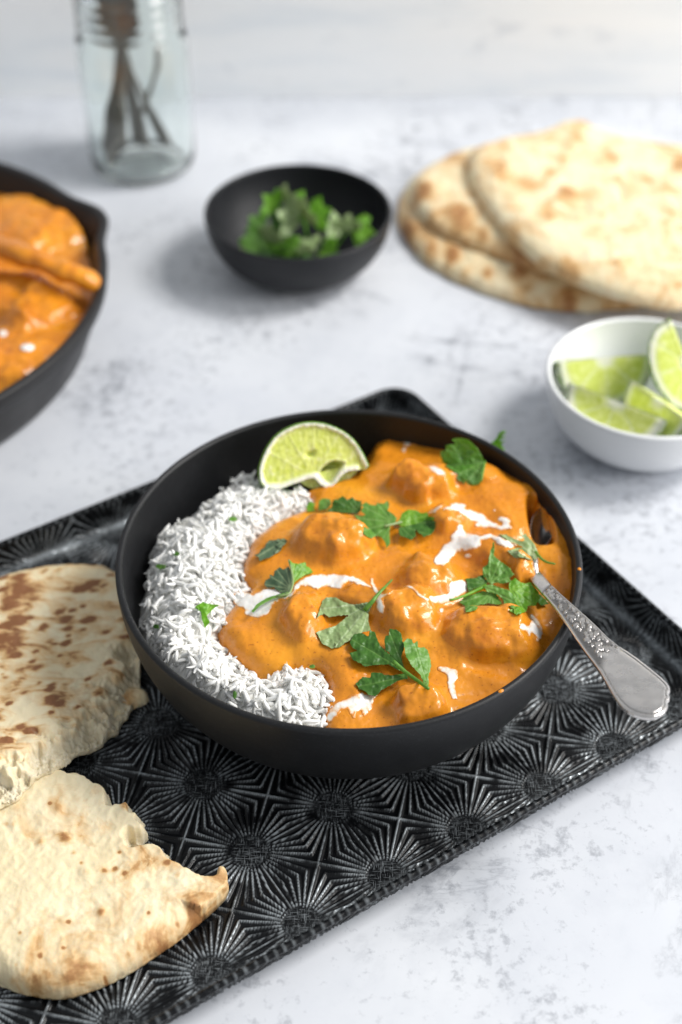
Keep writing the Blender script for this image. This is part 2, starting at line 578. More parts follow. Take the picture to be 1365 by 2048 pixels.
def tray_pos(p, q, hgt):
    """fold the flat sheet up at its edges"""
    cx, cy = (TP0 + TP1) / 2, (TQ0 + TQ1) / 2
    hx, hy = (TP1 - TP0) / 2 - RC, (TQ1 - TQ0) / 2 - RC
    dx, dy = p - cx, q - cy
    ex = dx - np.clip(dx, -hx, hx); ey = dy - np.clip(dy, -hy, hy)
    L = np.hypot(ex, ey); e = np.clip(L - RC, None, EMAX)
    ux, uy = np.where(L > 1e-9, ex / (L + 1e-12), 0), np.where(L > 1e-9, ey / (L + 1e-12), 0)
    arc = np.clip(e / RF, 0, FA)
    st = np.clip(e - RF * FA, 0, None)
    hor = np.where(e > 0, RF * np.sin(arc) + st * math.cos(FA), 0)
    z = np.where(e > 0, RF * (1 - np.cos(arc)) + st * math.sin(FA), 0)
    bx, by = p - np.where(L > RC, ux * (L - RC), 0), q - np.where(L > RC, uy * (L - RC), 0)
    pp = bx + ux * (hor - hgt * np.sin(arc) * (e > 0)); qq = by + uy * (hor - hgt * np.sin(arc) * (e > 0))
    zz = TRAYZ + z + hgt * np.where(e > 0, np.cos(arc), 1)
    return np.stack([pp * PX[0] + qq * QX[0], pp * PX[1] + qq * QX[1], zz], -1), L - RC, ux, uy
def tray_sheet(res, under):
    g = EMAX + res
    a = np.arange(TP0 - g, TP1 + g, res); b = np.arange(TQ0 - g, TQ1 + g, res)
    A, B = np.meshgrid(a, b, indexing='ij'); p, q = A.ravel(), B.ravel()
    h, wr, hub = emboss(p, q)
    V, e, ux, uy = tray_pos(p, q, h - (0.0008 if under else 0))
    ok = (e <= EMAX).reshape(A.shape)
    c = ok[:-1, :-1] | ok[1:, :-1] | ok[:-1, 1:] | ok[1:, 1:]
    # pull overshooting points in to the lip
    over = e > EMAX
    if over.any():
        ps, qs = p.copy(), q.copy()
        ps[over] -= ux[over] * (e[over] - EMAX); qs[over] -= uy[over] * (e[over] - EMAX)
        V[over] = tray_pos(ps[over], qs[over], (h - (0.0008 if under else 0))[over])[0]
    idx = np.arange(len(p)).reshape(A.shape)
    F = np.stack([idx[:-1, :-1][c], idx[1:, :-1][c], idx[1:, 1:][c], idx[:-1, 1:][c]], 1)
    if under: F = F[:, ::-1]
    us = np.unique(F); rm = np.full(len(p), -1); rm[us] = np.arange(len(us))
    fold = np.exp(-((e - 0.0015) / 0.0028) ** 2) * (0.55 + 0.5 * fbm(p * 60, q * 60, 9, 4))  # bare tin along the folds, with their bright glint painted in
    wr = np.maximum(wr, 0.85 * fold)
    return V[us], rm[F], np.clip(wr[us], 0, 1), hub[us]
tc_ = (TP0 + TP1) / 2 * PX + (TQ0 + TQ1) / 2 * QX
tray = thing("serving_tray", (tc_[0], tc_[1], 0), "black embossed tin tray with starburst pattern under the large bowl", "tray")
V, F, wr, hub = tray_sheet(0.00062, False)
mk("embossed_sheet", V, F, TIN, tray, attrs=dict(wear_and_glint=wr, hub=hub))
V, F, wr, hub = tray_sheet(0.0010, True)
mk("underside", V, F, TIN, tray, attrs=dict(wear_and_glint=wr, hub=hub))
# rolled lip
pts = []
hx, hy = (TP1 - TP0) / 2 - RC, (TQ1 - TQ0) / 2 - RC
lipr = RC + RF * math.sin(FA) + WALLH * math.cos(FA) + 0.0009
zl = TRAYZ + RF * (1 - math.cos(FA)) + WALLH * math.sin(FA)
def rrect(hx, hy, r, step):
    out = []
    for k, (sx, sy) in enumerate(((1, 1), (-1, 1), (-1, -1), (1, -1))):
        for t in np.linspace(0, math.pi / 2, 12):
            a = k * math.pi / 2 + t
            out.append((sx * hx + r * math.cos(a), sy * hy + r * math.sin(a)))
    out = np.array(out); res = []
    for i in range(len(out)):
        a, b = out[i], out[(i + 1) % len(out)]
        n = max(1, int(np.hypot(*(b - a)) / step))
        res += [a + (b - a) * k / n for k in range(n)]
    return np.array(res)
ring = rrect(hx, hy, lipr, 0.0006)
n = len(ring); m = 8
tg = np.roll(ring, -1, 0) - np.roll(ring, 1, 0); tg /= np.hypot(tg[:, 0], tg[:, 1])[:, None]
nr = np.stack([tg[:, 1], -tg[:, 0]], 1)
cs = np.arange(n) * 0.0006
phs = cs / 0.0041 * 2 * np.pi + 2.5 * fbm(cs * 40, cs * 0, 18, 2)
tr = 0.00150 + 0.00005 * np.sin(phs) + 0.00010 * fbm(cs * 120, cs * 0, 8, 3)
th = np.arange(m) / m * 2 * np.pi
R2 = ring[:, None, :] + nr[:, None, :] * (tr[:, None, None] * np.cos(th)[None, :, None])
Z2 = zl + tr[:, None] * np.sin(th)[None, :]
cxy = np.array([(TP0 + TP1) / 2, (TQ0 + TQ1) / 2])
W2 = R2 + cxy
V = np.stack([W2[..., 0] * PX[0] + W2[..., 1] * QX[0], W2[..., 0] * PX[1] + W2[..., 1] * QX[1], Z2], -1).reshape(-1, 3)
I = np.arange(n)[:, None]; J = np.arange(m)[None, :]
F = np.stack([I * m + J, ((I + 1) % n) * m + J, ((I + 1) % n) * m + (J + 1) % m, I * m + (J + 1) % m], 2).reshape(-1, 4)
wr = (np.clip(sstep(0.3, 1.0, np.sin(phs)) * (0.45 + fbm(cs * 120, cs * 0, 28, 3)), 0, 1)[:, None] * np.ones((1, m)) * 0.4).ravel()
mk("rolled_lip", V, F, TIN, tray, attrs=dict(wear_and_glint=wr, hub=wr * 0))

# ------------------------------------------------------------------ main bowl
BC = np.array([0.0034, 0.4469]); BR, BH, BZ = 0.1008, 0.065, 0.0024
def bowl_r(z, rb, R, z0, h, k=2.0):
    t = np.clip((z - z0) / (h - z0), 0, 1)
    return rb + (R - rb) * (1 - (1 - t) ** k) ** (1 / k)
def bowl_prof(rb, R, z0, h, th, k=2.0, n=28, foot=0.0012):
    t = (1 - np.cos(np.linspace(0, math.pi / 2, n)))
    zo = z0 + (h - z0) * t
    pr = [(0.0005, z0 + foot), (rb * 0.86, z0 + foot), (rb * 0.88, z0), (rb * 0.98, z0)]
    pr += [(bowl_r(z, rb, R, z0, h, k), z + 0.0004) for z in zo[:-1]]
    for a in np.linspace(-0.2, math.pi + 0.2, 9):
        pr.append((R - th / 2 + th / 2 * math.cos(a), h - th / 2 + th / 2 * math.sin(a)))
    for z in zo[::-1][2:]:
        zi = max(z, z0 + th * 1.3)
        pr.append((max(0.002, bowl_r(z, rb, R, z0, h, k) - th), zi))
    pr.append((rb * 0.5, z0 + th * 1.2)); pr.append((0.0005, z0 + th * 1.2))
    return pr
V, F = lathe(bowl_prof(0.055, BR, BZ, BH, 0.0032, 2.15), (*BC, 0), 180)
tag(mk("dinner_bowl", V, F, BLACK, org=(*BC, BZ)), "large matte black bowl of curry and rice standing on the tray", "bowl")

# ------------------------------------------------------------------ sauce fields
class Grid:
    def __init__(s, c, half, res):
        s.c = c; s.res = res; s.n = int(2 * half / res) + 1; s.lo = np.array(c) - half
        a = np.arange(s.n) * res
        s.X, s.Y = np.meshgrid(s.lo[0] + a, s.lo[1] + a, indexing='ij')
        s.P = np.stack([s.X.ravel(), s.Y.ravel()], 1)
    def samp(s, A, x, y):
        u = np.clip((x - s.lo[0]) / s.res, 0, s.n - 1.001); v = np.clip((y - s.lo[1]) / s.res, 0, s.n - 1.001)
        i, j = u.astype(int), v.astype(int); a, b = u - i, v - j
        return (A[i, j] * (1 - a) + A[i + 1, j] * a) * (1 - b) + (A[i, j + 1] * (1 - a) + A[i + 1, j + 1] * a) * b
    def hit(s, A, px, z0=0.085, z1=0.015, n=260):
        """first point where the sight lines meet the height field A"""
        d = rays(px); out = None; done = np.zeros(len(d), bool); res = np.zeros((len(d), 3))
        for z in np.linspace(z0, z1, n):
            p = CAM + d * ((z - CAMZ) / d[:, 2])[:, None]
            h = s.samp(A, p[:, 0], p[:, 1])
            k = (~done) & (h >= z)
            res[k] = p[k]; res[k, 2] = h[k]; done |= k
        res[~done] = p[~done]
        return res

def blur(H, k):
    for _ in range(k):
        H = np.pad(H, 1, mode='edge')
        H = (H[:-2, 1:-1] + 2 * H[1:-1, 1:-1] + H[2:, 1:-1]) / 4
        H = np.pad(H, ((0, 0), (1, 1)), mode='edge')
        H = (H[:, :-2] + 2 * H[:, 1:-1] + H[:, 2:]) / 4
    return H

def lumps(G, H, chunks):
    """raise lumps (x,y,a,b,rot,h,n,seed) out of H; returns new H and per-lump weight"""
    W = []
    for (x, y, a, b, rot, h, n, sd) in chunks:
        r = math.radians(rot); rl = np.random.default_rng(sd)
        base = G.samp(H, np.array([x]), np.array([y]))[0]
        f = None
        for lobe in range(4):
            if lobe == 0: ox, oy, ka, kh = 0.0, 0.0, 1.0, 0.88
            else:
                t_ = 2.1 * lobe + rl.random() * 1.4
                ox, oy, ka, kh = 0.42 * a * math.cos(t_), 0.42 * b * math.sin(t_), 0.50 + 0.18 * rl.random(), 0.72 + 0.42 * rl.random()
            dx, dy = G.X - x - (ox * math.cos(r) - oy * math.sin(r)), G.Y - y - (ox * math.sin(r) + oy * math.cos(r))
            wx = 0.0030 * fbm(G.X * 75, G.Y * 75, sd + lobe, 3); wy = 0.0030 * fbm(G.X * 75, G.Y * 75, sd + 50 + lobe, 3)
            r2 = r + (0 if lobe == 0 else rl.normal() * 0.7)
            u = ((dx + wx) * math.cos(r2) + (dy + wy) * math.sin(r2)) / (a * ka)
            v = (-(dx + wx) * math.sin(r2) + (dy + wy) * math.cos(r2)) / (b * ka)
            s = np.clip((np.abs(u) ** n + np.abs(v) ** n) ** (1 / n), 0, 2.2)
            g = h * kh * (1.45 - 1.45 * s ** 2.2)
            for cut in range(3):       # flat knife-cut faces, softly met
                ph = rl.random() * 6.28 if cut else 1.57
                pl_ = h * kh * (0.90 + (0.10 + 0.42 * rl.random()) * (u * math.cos(ph) + v * math.sin(ph)))
                g = -smax(-g, -pl_, 0.0016)
            g = g + base * 0.6 + H * 0.4
            f = g if f is None else smax(f, g, 0.0020)
        f = f + 0.0007 * fbm(G.X * 170, G.Y * 170, sd + 9, 3) + 0.0016 * (0.25 - np.abs(fbm(G.X * 80, G.Y * 80, sd + 15, 2)))
        W.append(blur(sstep(-0.0012, 0.0030, f - H), 5))
        H = smax(H, f, 0.0052)
    return H, W

def field_mesh(G, Z, keep, depth, pull=1.0):
    idx = np.arange(G.n * G.n).reshape(G.n, G.n)
    c = keep[:-1, :-1] & keep[1:, :-1] & keep[:-1, 1:] & keep[1:, 1:]
    F = np.stack([idx[:-1, :-1][c], idx[1:, :-1][c], idx[1:, 1:][c], idx[:-1, 1:][c]], 1)
    us = np.unique(F); rm = np.full(G.n * G.n, -1); rm[us] = np.arange(len(us)); F = rm[F]
    V = np.stack([G.X.ravel(), G.Y.ravel(), Z.ravel()], 1)[us]
    E = np.concatenate([F[:, [0, 1]], F[:, [1, 2]], F[:, [2, 3]], F[:, [3, 0]]])
    key = np.sort(E, 1); key = key[:, 0].astype(np.int64) * len(us) + key[:, 1]
    _, inv, cnt = np.unique(key, return_inverse=True, return_counts=True)
    E = E[cnt[inv] == 1]
    Vb = V.copy(); Vb[:, 2] -= depth; Vb[:, :2] = G.c + (Vb[:, :2] - G.c) * pull
    return close_slab(V, Vb, F, E)[:2] + (us,)

G = Grid(BC, 0.102, 0.0005)
RR = np.hypot(G.X - BC[0], G.Y - BC[1])
rin = lambda z: bowl_r(z, 0.055, BR, BZ, BH, 2.15) - 0.0032

sauce_px = [(737, 925), (745, 880), (780, 800), (900, 800), (1080, 900), (1250, 1150), (1150, 1400), (900, 1560), (655, 1540),
            (650, 1462), (640, 1420), (652, 1385), (662, 1350), (645, 1328), (600, 1325), (560, 1336), (518, 1338), (490, 1322), (462, 1300), (432, 1272),
            (436, 1240), (462, 1212), (500, 1188), (508, 1168), (484, 1152), (490, 1118), (500, 1085), (530, 1058), (565, 1040),
            (606, 1022), (625, 1000), (600, 990), (640, 965), (700, 950)]
spoly = at(smooth_poly(sauce_px, 2), 0.051)[:, :2]
sd, _ = sdf(G.P, spoly); SD = sd.reshape(G.n, G.n) + 0.0012 * fbm(G.X * 130, G.Y * 130, 3, 3)
_q = at([(1062, 1000)], 0.056)[0]
H = 0.0095 * np.exp(-((G.X - _q[0]) ** 2 + (G.Y - _q[1]) ** 2) / 0.034 ** 2) + 0.0470 + 0.0075 * (1 - (RR / 0.096) ** 2) + 0.0016 * fbm(G.X * 42, G.Y * 42, 11, 3) + 0.0040 * (0.35 - np.abs(fbm(G.X * 26, G.Y * 30, 14, 2)))
ed = np.clip(SD / 0.009, 0, 1)
H = H - 0.0075 * (1 - np.sqrt(1 - (1 - ed) ** 2)) - np.clip(-SD, 0, 0.02) * 1.4
def C(px, py, a, b, rot, h, n=2.6, sd=1, z=0.055):
    p = at([(px, py)], z)[0]
    return (p[0], p[1], a, b, rot, h, n, sd)
MAIN = [
    (C(668, 1092, 0.0170, 0.0125, -8, 0.0155, 3.0, 21), "largest sauce coated chicken lump, beside the rice below the middle coriander sprig"),
    (C(848, 975, 0.0150, 0.0115, -15, 0.0135, 2.8, 22), "browned chicken lump behind the middle, to the right of the lime wedge"),
    (C(606, 1245, 0.0080, 0.0130, 12, 0.0095, 2.6, 23), "narrow upright chicken lump left of the pale upturned coriander leaf"),
    (C(815, 1232, 0.0125, 0.0115, 20, 0.0100, 3.0, 24), "chicken lump with a dark browned tip beside the end of the pale leaf stalk"),
    (C(858, 1165, 0.0130, 0.0110, -20, 0.0075, 2.4, 25), "low chicken lump in the middle of the bowl below the big cream pool"),
    (C(893, 1052, 0.0085, 0.0075, 0, 0.0085, 2.4, 26), "small knobbly chicken lump between the two big cream streaks"),
    (C(982, 1268, 0.0205, 0.0135, -5, 0.0120, 3.0, 27), "wide chicken lump below the bushy coriander cluster, next to the spoon handle"),
    (C(842, 1405, 0.0100, 0.0100, 10, 0.0095, 3.2, 28), "chicken lump at the front edge of the bowl under the dark coriander sprig"),
    (C(735, 1210, 0.0130, 0.0080, -25, 0.0060, 2.4, 29), "flat chicken lump under the thin cream trail beside the pale leaf stalk"),
    (C(945, 950, 0.0140, 0.0090, -30, 0.0060, 2.4, 30), "smooth chicken lump at the back below the upright coriander leaves"),
]
H, WM = lumps(G, H, [c for c, _ in MAIN])
# smooth sauce ridges: over the spoon and round the hollow beside it
H, _ = lumps(G, H, [C(985, 1112, 0.0150, 0.0065, -32, 0.0065, 2.2, 31), C(1046, 1148, 0.0055, 0.0075, 35, 0.0085, 2.4, 32), C(1128, 1120, 0.010, 0.016, 20, 0.004, 2.2, 33)])
hole = at(smooth_poly([(1060, 1006), (1076, 1014), (1092, 1040), (1101, 1082), (1093, 1096), (1076, 1090), (1064, 1060)], 2), 0.054)[:, :2]
hd, _ = sdf(G.P, hole); HD = hd.reshape(G.n, G.n)
H = H - 0.019 * sstep(-0.0028, 0.0012, HD)
H = blur(H, 3)
# beads of fine surface relief
H = H + 0.00022 * fbm(G.X * 420, G.Y * 420, 77, 2)

curry_dom = np.max(np.array(WM), 0)
keep = (RR < rin(H) + 0.0012) & (SD > -0.011)
V, F, us = field_mesh(G, H - 0.0012 * np.clip((curry_dom - 0.8) / 0.2, 0, 1), keep, 0.006, 0.97)
mt = np.concatenate([curry_dom.ravel()[us]] * 2)
tag(mk("curry_sauce", V, F, SAUCE, attrs=dict(meat=np.pad(mt, (0, len(V) - len(mt))))), "smooth orange curry sauce filling the right of the large black bowl", "sauce")
for ci, ((c, lab), wgt) in enumerate(zip(MAIN, WM)):
    oth = np.max(np.array([w_ for k_, w_ in enumerate(WM) if k_ != ci]), 0)
    snk = 0.0009 * sstep(-0.03, 0.03, oth - wgt + 0.0001 * ci) * (oth > 0.05)
    V, F, us = field_mesh(G, H - snk - 0.0012 * np.clip((0.2 - wgt) / 0.2, 0, 1) + 0.00003, (wgt > 0.02) & (RR < rin(H) + 0.0005), 0.004, 0.985)
    mt = np.concatenate([wgt.ravel()[us]] * 2)
    tag(mk("chicken_piece", V, F, SAUCE, attrs=dict(meat=np.pad(mt, (0, len(V) - len(mt))))), lab, "chicken", "sauce coated chicken pieces in the large bowl")

# ------------------------------------------------------------------ rice
rice_px = [(492, 925), (470, 950), (420, 985), (395, 1015), (330, 1035), (318, 1065), (310, 1100), (288, 1145), (283, 1230), (275, 1290), (300, 1360), (370, 1420), (470, 1480), (600, 1500),
           (650, 1470), (648, 1425), (664, 1365), (655, 1335), (600, 1318), (560, 1328), (520, 1340), (480, 1318), (448, 1285), (438, 1262),
           (455, 1215), (505, 1180), (492, 1140), (495, 1100), (540, 1050), (612, 1012), (640, 985), (620, 965), (560, 968), (520, 945)]
rpoly = at(rice_px, 0.054)[:, :2]
rd, _ = sdf(G.P, rpoly); RD = rd.reshape(G.n, G.n)
RH = 0.0468 + 0.0105 * sstep(-0.004, 0.018, RD) + 0.0042 * fbm(G.X * 60, G.Y * 60, 41, 2) + 0.0015 * fbm(G.X * 150, G.Y * 150, 43, 2) - np.clip(-RD, 0, 0.03) * 1.1
RH -= 0.006 * sstep(0.085, 0.097, RR)
V, F, us = field_mesh(G, RH - 0.0010 - 0.0028 * (1 - sstep(-0.002, 0.007, RD)), (RR < rin(RH - 0.002) + 0.001) & (RD > -0.004), 0.006, 0.97)
ro = np.array([rpoly[:, 0].mean(), rpoly[:, 1].mean(), 0.035])
rice = thing("rice", ro, "fluffy white rice heaped along the left of the large bowl", "rice")
mk("rice_bed", V, F, RICE, rice)
rng = np.random.default_rng(4)
def grain_local(L, r, bend, sd):
    k = 9; n = 6
    t = np.sin(np.linspace(-math.pi / 2, math.pi / 2, k)); rr = r * np.sqrt(np.clip(1 - np.abs(t) ** 3.2, 0.03, 1)) * (1 + 0.08 * np.sin(t * 5 + sd))
    ctr = np.stack([t * L / 2, np.zeros(k), bend * (t * t - 0.4)], 1)
    th = np.arange(n) / n * 2 * np.pi
    V = (ctr[:, None, :] + rr[:, None, None] * np.stack([0 * th, np.cos(th), 0.82 * np.sin(th)], 1)[None]).reshape(-1, 3)
    F = []
    for i in range(k - 1):
        for j in range(n):
            F.append((i * n + j, i * n + (j + 1) % n, (i + 1) * n + (j + 1) % n, (i + 1) * n + j))
    F = np.array(F)
    return V, F
GR = [grain_local(L, r, b, i) for i, (L, r, b) in enumerate(((0.0086, 0.00106, 0.0008), (0.0080, 0.00112, 0.0018), (0.0098, 0.00102, -0.0009), (0.0064, 0.00114, 0.0005), (0.0094, 0.00100, 0.0032), (0.0042, 0.00108, 0.0)))]
gm = []
for V, F in GR:
    me = bpy.data.meshes.new("rice_grain"); me.from_pydata(V.tolist(), [], F.tolist())
    n = len(V)
    me.materials.append(RICE); me.polygons.foreach_set('use_smooth', [True] * len(me.polygons)); gm.append(me)
cand = []
lo, hi = rpoly.min(0), rpoly.max(0)
while len(cand) < 1900:
    q = lo + rng.random((4000, 2)) * (hi - lo)
    d, _ = sdf(q, rpoly)
    q = q[(d > -0.0050) & (np.hypot(*(q - BC).T) < 0.0930)]
    cand += q.tolist()
cand = np.array(cand[:1900])
cd, _ = sdf(cand, rpoly)
lay = rng.random(len(cand)) ** 1.3
zc = G.samp(RH, cand[:, 0], cand[:, 1]) - 0.0022 + lay * 0.0040
yaw = 7.0 * fbm(cand[:, 0] * 62, cand[:, 1] * 62, 45, 2) + rng.normal(0, 1.05, len(cand))
_gx = (G.samp(RH, cand[:, 0] + 0.002, cand[:, 1]) - G.samp(RH, cand[:, 0] - 0.002, cand[:, 1])) / 0.004
_gy = (G.samp(RH, cand[:, 0], cand[:, 1] + 0.002) - G.samp(RH, cand[:, 0], cand[:, 1] - 0.002)) / 0.004
pit = -np.arctan(_gx * np.cos(yaw) + _gy * np.sin(yaw)) + rng.normal(0, 0.27, len(cand)) + (rng.random(len(cand)) < 0.13) * rng.normal(0, 0.6, len(cand))
rol = rng.random(len(cand)) * 2 * np.pi
from mathutils import Matrix, Vector, Euler
order = np.argsort(-(lay * 1.0 - (cand[:, 1] - 0.45) * 2.5 + np.clip(cd, 0, 0.004) * 10))
rest_V, rest_F, off = [], [], 0
for rank, i in enumerate(order):
    k = int(rng.integers(0, 6))
    sc_ = 0.84 + 0.3 * rng.random()
    M = Euler((rol[i], pit[i], yaw[i]), 'XYZ').to_matrix().to_4x4() * 1.0
    loc = Vector((cand[i, 0] - ro[0], cand[i, 1] - ro[1], zc[i] - ro[2]))
    if rank < 300:
        o = bpy.data.objects.new("rice_grain", gm[k])
        o.matrix_basis = Matrix.Translation(loc) @ M @ Matrix.Scale(sc_, 4)
        COL.objects.link(o); o.parent = rice
    else:
        R3 = np.array(M.to_3x3())
        rest_V.append(GR[k][0] @ R3.T * sc_ + np.array(loc) + ro); rest_F.append(GR[k][1] + off); off += len(GR[k][0])
tag(mk("loose_grains", np.concatenate(rest_V), np.concatenate(rest_F), RICE, rice), kind='stuff')
ALLH = np.maximum(H, np.where(RD > -0.004, RH + 0.001, 0))

# ------------------------------------------------------------------ traced shapes lying on the food
def crop(ox, oy, pts, s=4.55):
    return [(ox + x / s, oy + y / s) for x, y in pts]
def C2(p): return crop(480, 980, p)
def C3(p): return crop(600, 980, p)
def C4(p): return crop(620, 1150, p)
def C5(p): return crop(860, 1000, p)
def C6(p): return crop(840, 840, p)
def disc(x, y, rx, ry):
    return [(x + rx * math.cos(a), y + ry * math.sin(a)) for a in np.linspace(0, 2 * math.pi, 14)[:-1]]

def cream(polys, label, thick=0.0008, thin=0.0):
    for n_, poly in enumerate(polys):
        pl = jag(smooth_poly(poly, 1), 2.2, 3.2 if n_ == 0 else 1.2, 9.0, len(poly))
        P, F, d, E = fill(pl, 1.5)
        p = G.hit(ALLH, P)
        t = 0.45 * thick * np.sqrt(np.clip(1 - (1 - np.clip(d / 10.0, 0, 1)) ** 2, 0, 1))
        top = p.copy(); top[:, 2] += t + 0.00006 - 0.00025 * (d <= 0)
        bot = p.copy(); bot[:, 2] -= 0.0007
        V, F, b = close_slab(top, bot, F, E)
        tv = np.clip(thin + 0.10 + 0.90 * np.exp(-d / 4.2) + 0.55 * fbm(P[:, 0] / 14, P[:, 1] / 14, 6, 3), 0, 1)
        lab = label if isinstance(label, str) else label[n_]
        tag(mk("cream_drizzle", V, F, CREAM, attrs=dict(thin=np.concatenate([tv, tv]))), lab, "cream", "cream drizzled on the curry")

cream([C2([(-60, 1000), (-45, 935), (0, 925), (80, 925), (120, 965), (160, 925), (260, 895), (330, 905), (420, 945), (485, 930), (490, 860), (560, 820), (640, 775), (760, 770), (900, 770), (1010, 785), (1100, 815), (1180, 860), (1210, 895), (1100, 872), (1010, 842), (955, 850), (945, 890), (900, 900), (800, 885), (735, 880), (708, 925), (680, 892), (600, 872), (530, 890), (495, 950), (440, 990), (380, 1000), (310, 1040), (280, 1110), (200, 1170), (110, 1165), (30, 1130), (50, 1090), (0, 1070), (-45, 1050)])],
      "long cream streak from the rice edge past the folded coriander leaf")
cream([C3([(640, 785), (665, 795), (692, 875), (740, 938), (780, 942), (860, 908), (868, 922), (795, 965), (755, 1000), (772, 1050), (775, 1120), (745, 1142), (710, 1105), (692, 1060), (690, 1000), (692, 950), (655, 900), (636, 850)])],
      "thin cream trail running down behind the pale leaf stalk", 0.0006, 0.2)
cream([C3([(945, 866), (1005, 868), (1065, 905), (1115, 955), (1185, 1003), (1186, 1025), (1105, 990), (1045, 930), (995, 892), (945, 885)])],
      "hair thin cream arc over the dark tipped chicken lump", 0.0006, 0.1)
cream([C5([(-15, 870), (60, 880), (180, 850), (165, 765), (210, 735), (310, 725), (342, 760), (348, 825), (290, 872), (230, 905), (120, 952), (60, 952), (-5, 915)])],
      "cream patch tucked against the stalk of the bushy coriander cluster")
cream([C5([(180, 330), (240, 290), (255, 230), (305, 230), (312, 290), (420, 320), (480, 330), (540, 305), (620, 330), (700, 360), (760, 395), (810, 425), (740, 445), (660, 432), (612, 410), (590, 372), (540, 352), (480, 370), (457, 420), (440, 442), (370, 462), (290, 472), (240, 490), (180, 560), (130, 607), (70, 602), (28, 565), (38, 530), (90, 470), (130, 400), (200, 370)]),
       C5(disc(348, 515, 34, 26)), C5(disc(106, 1004, 24, 22))],
      ("largest white cream pool, in the middle right of the curry", "single cream dot just below the largest cream pool", "single cream dot below the bushy coriander cluster's stalk"), 0.0011)
cream([C5([(95, 105), (180, 38), (250, 26), (335, 45), (312, 80), (400, 100), (480, 130), (560, 200), (640, 238), (662, 222), (618, 190), (622, 152), (700, 160), (738, 190), (722, 215), (758, 260), (700, 282), (620, 272), (540, 265), (465, 258), (410, 243), (400, 220), (440, 208), (380, 190), (330, 160), (270, 112), (200, 92)]),
       C5(disc(588, 97, 13, 12))],
      ("upper white cream streak just behind the largest cream pool", "tiniest cream dot, behind the upper cream streak"))
cream([C6([(55, 420), (120, 418), (180, 432), (248, 480), (248, 522), (200, 518), (130, 492)]), C6([(272, 480), (342, 478), (345, 508), (290, 503)])],
      ("small cream dab left of the upright coriander at the back", "tiny cream fleck touching the upright coriander at the back"), 0.0006, 0.1)
cream([C6([(50, 860), (130, 788), (208, 772), (202, 802), (140, 852), (95, 872)])], "short cream dash left of the upper cream streak", 0.0006, 0.1)
cream([C4([(135, 1310), (175, 1220), (240, 1160), (320, 1130), (380, 1088), (460, 1068), (560, 1088), (630, 1080), (582, 1150), (576, 1220), (545, 1252), (500, 1302), (475, 1272), (460, 1230), (420, 1252), (420, 1302), (385, 1322), (368, 1262), (330, 1225), (280, 1242), (260, 1282), (200, 1345), (140, 1355)])],
      "faint smeared cream patch at the front beside the rice", 0.0005, 0.28)
cream([C4([(1150, 840), (1190, 823), (1270, 838), (1347, 870), (1352, 920), (1322, 1000), (1337, 1080), (1352, 1152), (1300, 1132), (1268, 1080), (1253, 1000), (1258, 932), (1220, 892), (1160, 872)])],
      "hooked cream drip at the front right of the dark coriander sprig", 0.0008, 0.08)
cream([C5([(805, 1172), (838, 1118), (900, 1150), (918, 1100), (903, 1038), (952, 1038), (1002, 1100), (1032, 1170), (1032, 1230), (1002, 1302), (958, 1292), (970, 1240), (922, 1202), (912, 1262), (868, 1202)])],
      "branching cream drip near the rim below the spoon handle", 0.0007, 0.12)
cream([[(800, 880), (822, 874), (842, 879), (838, 890), (818, 893), (808, 908), (800, 902), (806, 892)]], "faint cream smear at the very back of the curry", 0.0004, 0.25)

# ------------------------------------------------------------------ coriander traced leaf by leaf
def leaf(parent, poly, mat, lift=0.002, tilt=(0, 0), curl=0.0011, root=None, name="leaf", cup=0.0, thick=0.00028, seed=1, teeth=1.0, clear=0.0006):
    poly = np.asarray(poly, float)
    pl = jag(poly, 1.6, 2.2 * teeth, 5.0, seed)
    P, F, d, E = fill(pl, 1.35)
    c = poly.mean(0)
    if root is None: root = c
    p0 = G.hit(ALLH, [c])[0]
    z0 = p0[2] + lift
    D = rays(P)
    tx, ty = tilt
    t = (z0 - CAMZ - tx * p0[0] - ty * p0[1]) / (D[:, 2] - tx * D[:, 0] - ty * D[:, 1])
    X = CAM + D * t[:, None]
    rel = P - np.asarray(root, float)
    ang = np.arctan2(rel[:, 1], rel[:, 0]); rad = np.hypot(rel[:, 0], rel[:, 1])
    span = np.hypot(*(poly - c).T).max()
    # veins fan out from the root
    a0 = np.arctan2(*(c - root)[::-1]) if np.hypot(*(c - root)) > 3 else 0
    da = (ang - a0 + np.pi) % (2 * np.pi) - np.pi
    vein = np.zeros(len(P))
    for k in np.linspace(-1.15, 1.15, 7):
        vein = np.maximum(vein, np.exp(-((da - k) * rad / 1.25) ** 2) * sstep(0, 8, rad))
    up = curl * (fbm(P[:, 0] / 26, P[:, 1] / 26, seed, 3)) + cup * (np.hypot(*(P - c).T) / span) ** 2 - 0.00022 * vein
    for it in range(14):
        bad = (X[:, 2] + up * 0.7) < G.samp(ALLH, X[:, 0], X[:, 1]) + clear
        bad &= np.hypot(X[:, 0] - BC[0], X[:, 1] - BC[1]) < 0.1
        if not bad.any(): break
        X[bad] -= D[bad] * 0.0009
    X = X - D * up[:, None]
    Vb = X + D * thick
    V, F, b = close_slab(X, Vb, F, E)
    return mk(name, V, F, mat, parent, attrs=dict(vein=np.concatenate([vein, vein])))

def stem(parent, pts, r0, r1, mat, lift=0.0016, name="stem", zs=None):
    P = spline(np.asarray(pts, float), 14)
    X = G.hit(ALLH, P)
    if zs is not None:
        X = at(P, np.interp(np.linspace(0, 1, 14), np.linspace(0, 1, len(zs)), zs))
    else:
        D = rays(P); X = X - D * (lift / 0.7)
    V, F = tube(X, np.linspace(r0, r1, 14), 7)
    o = mk(name, V, F, mat, parent)
    return o

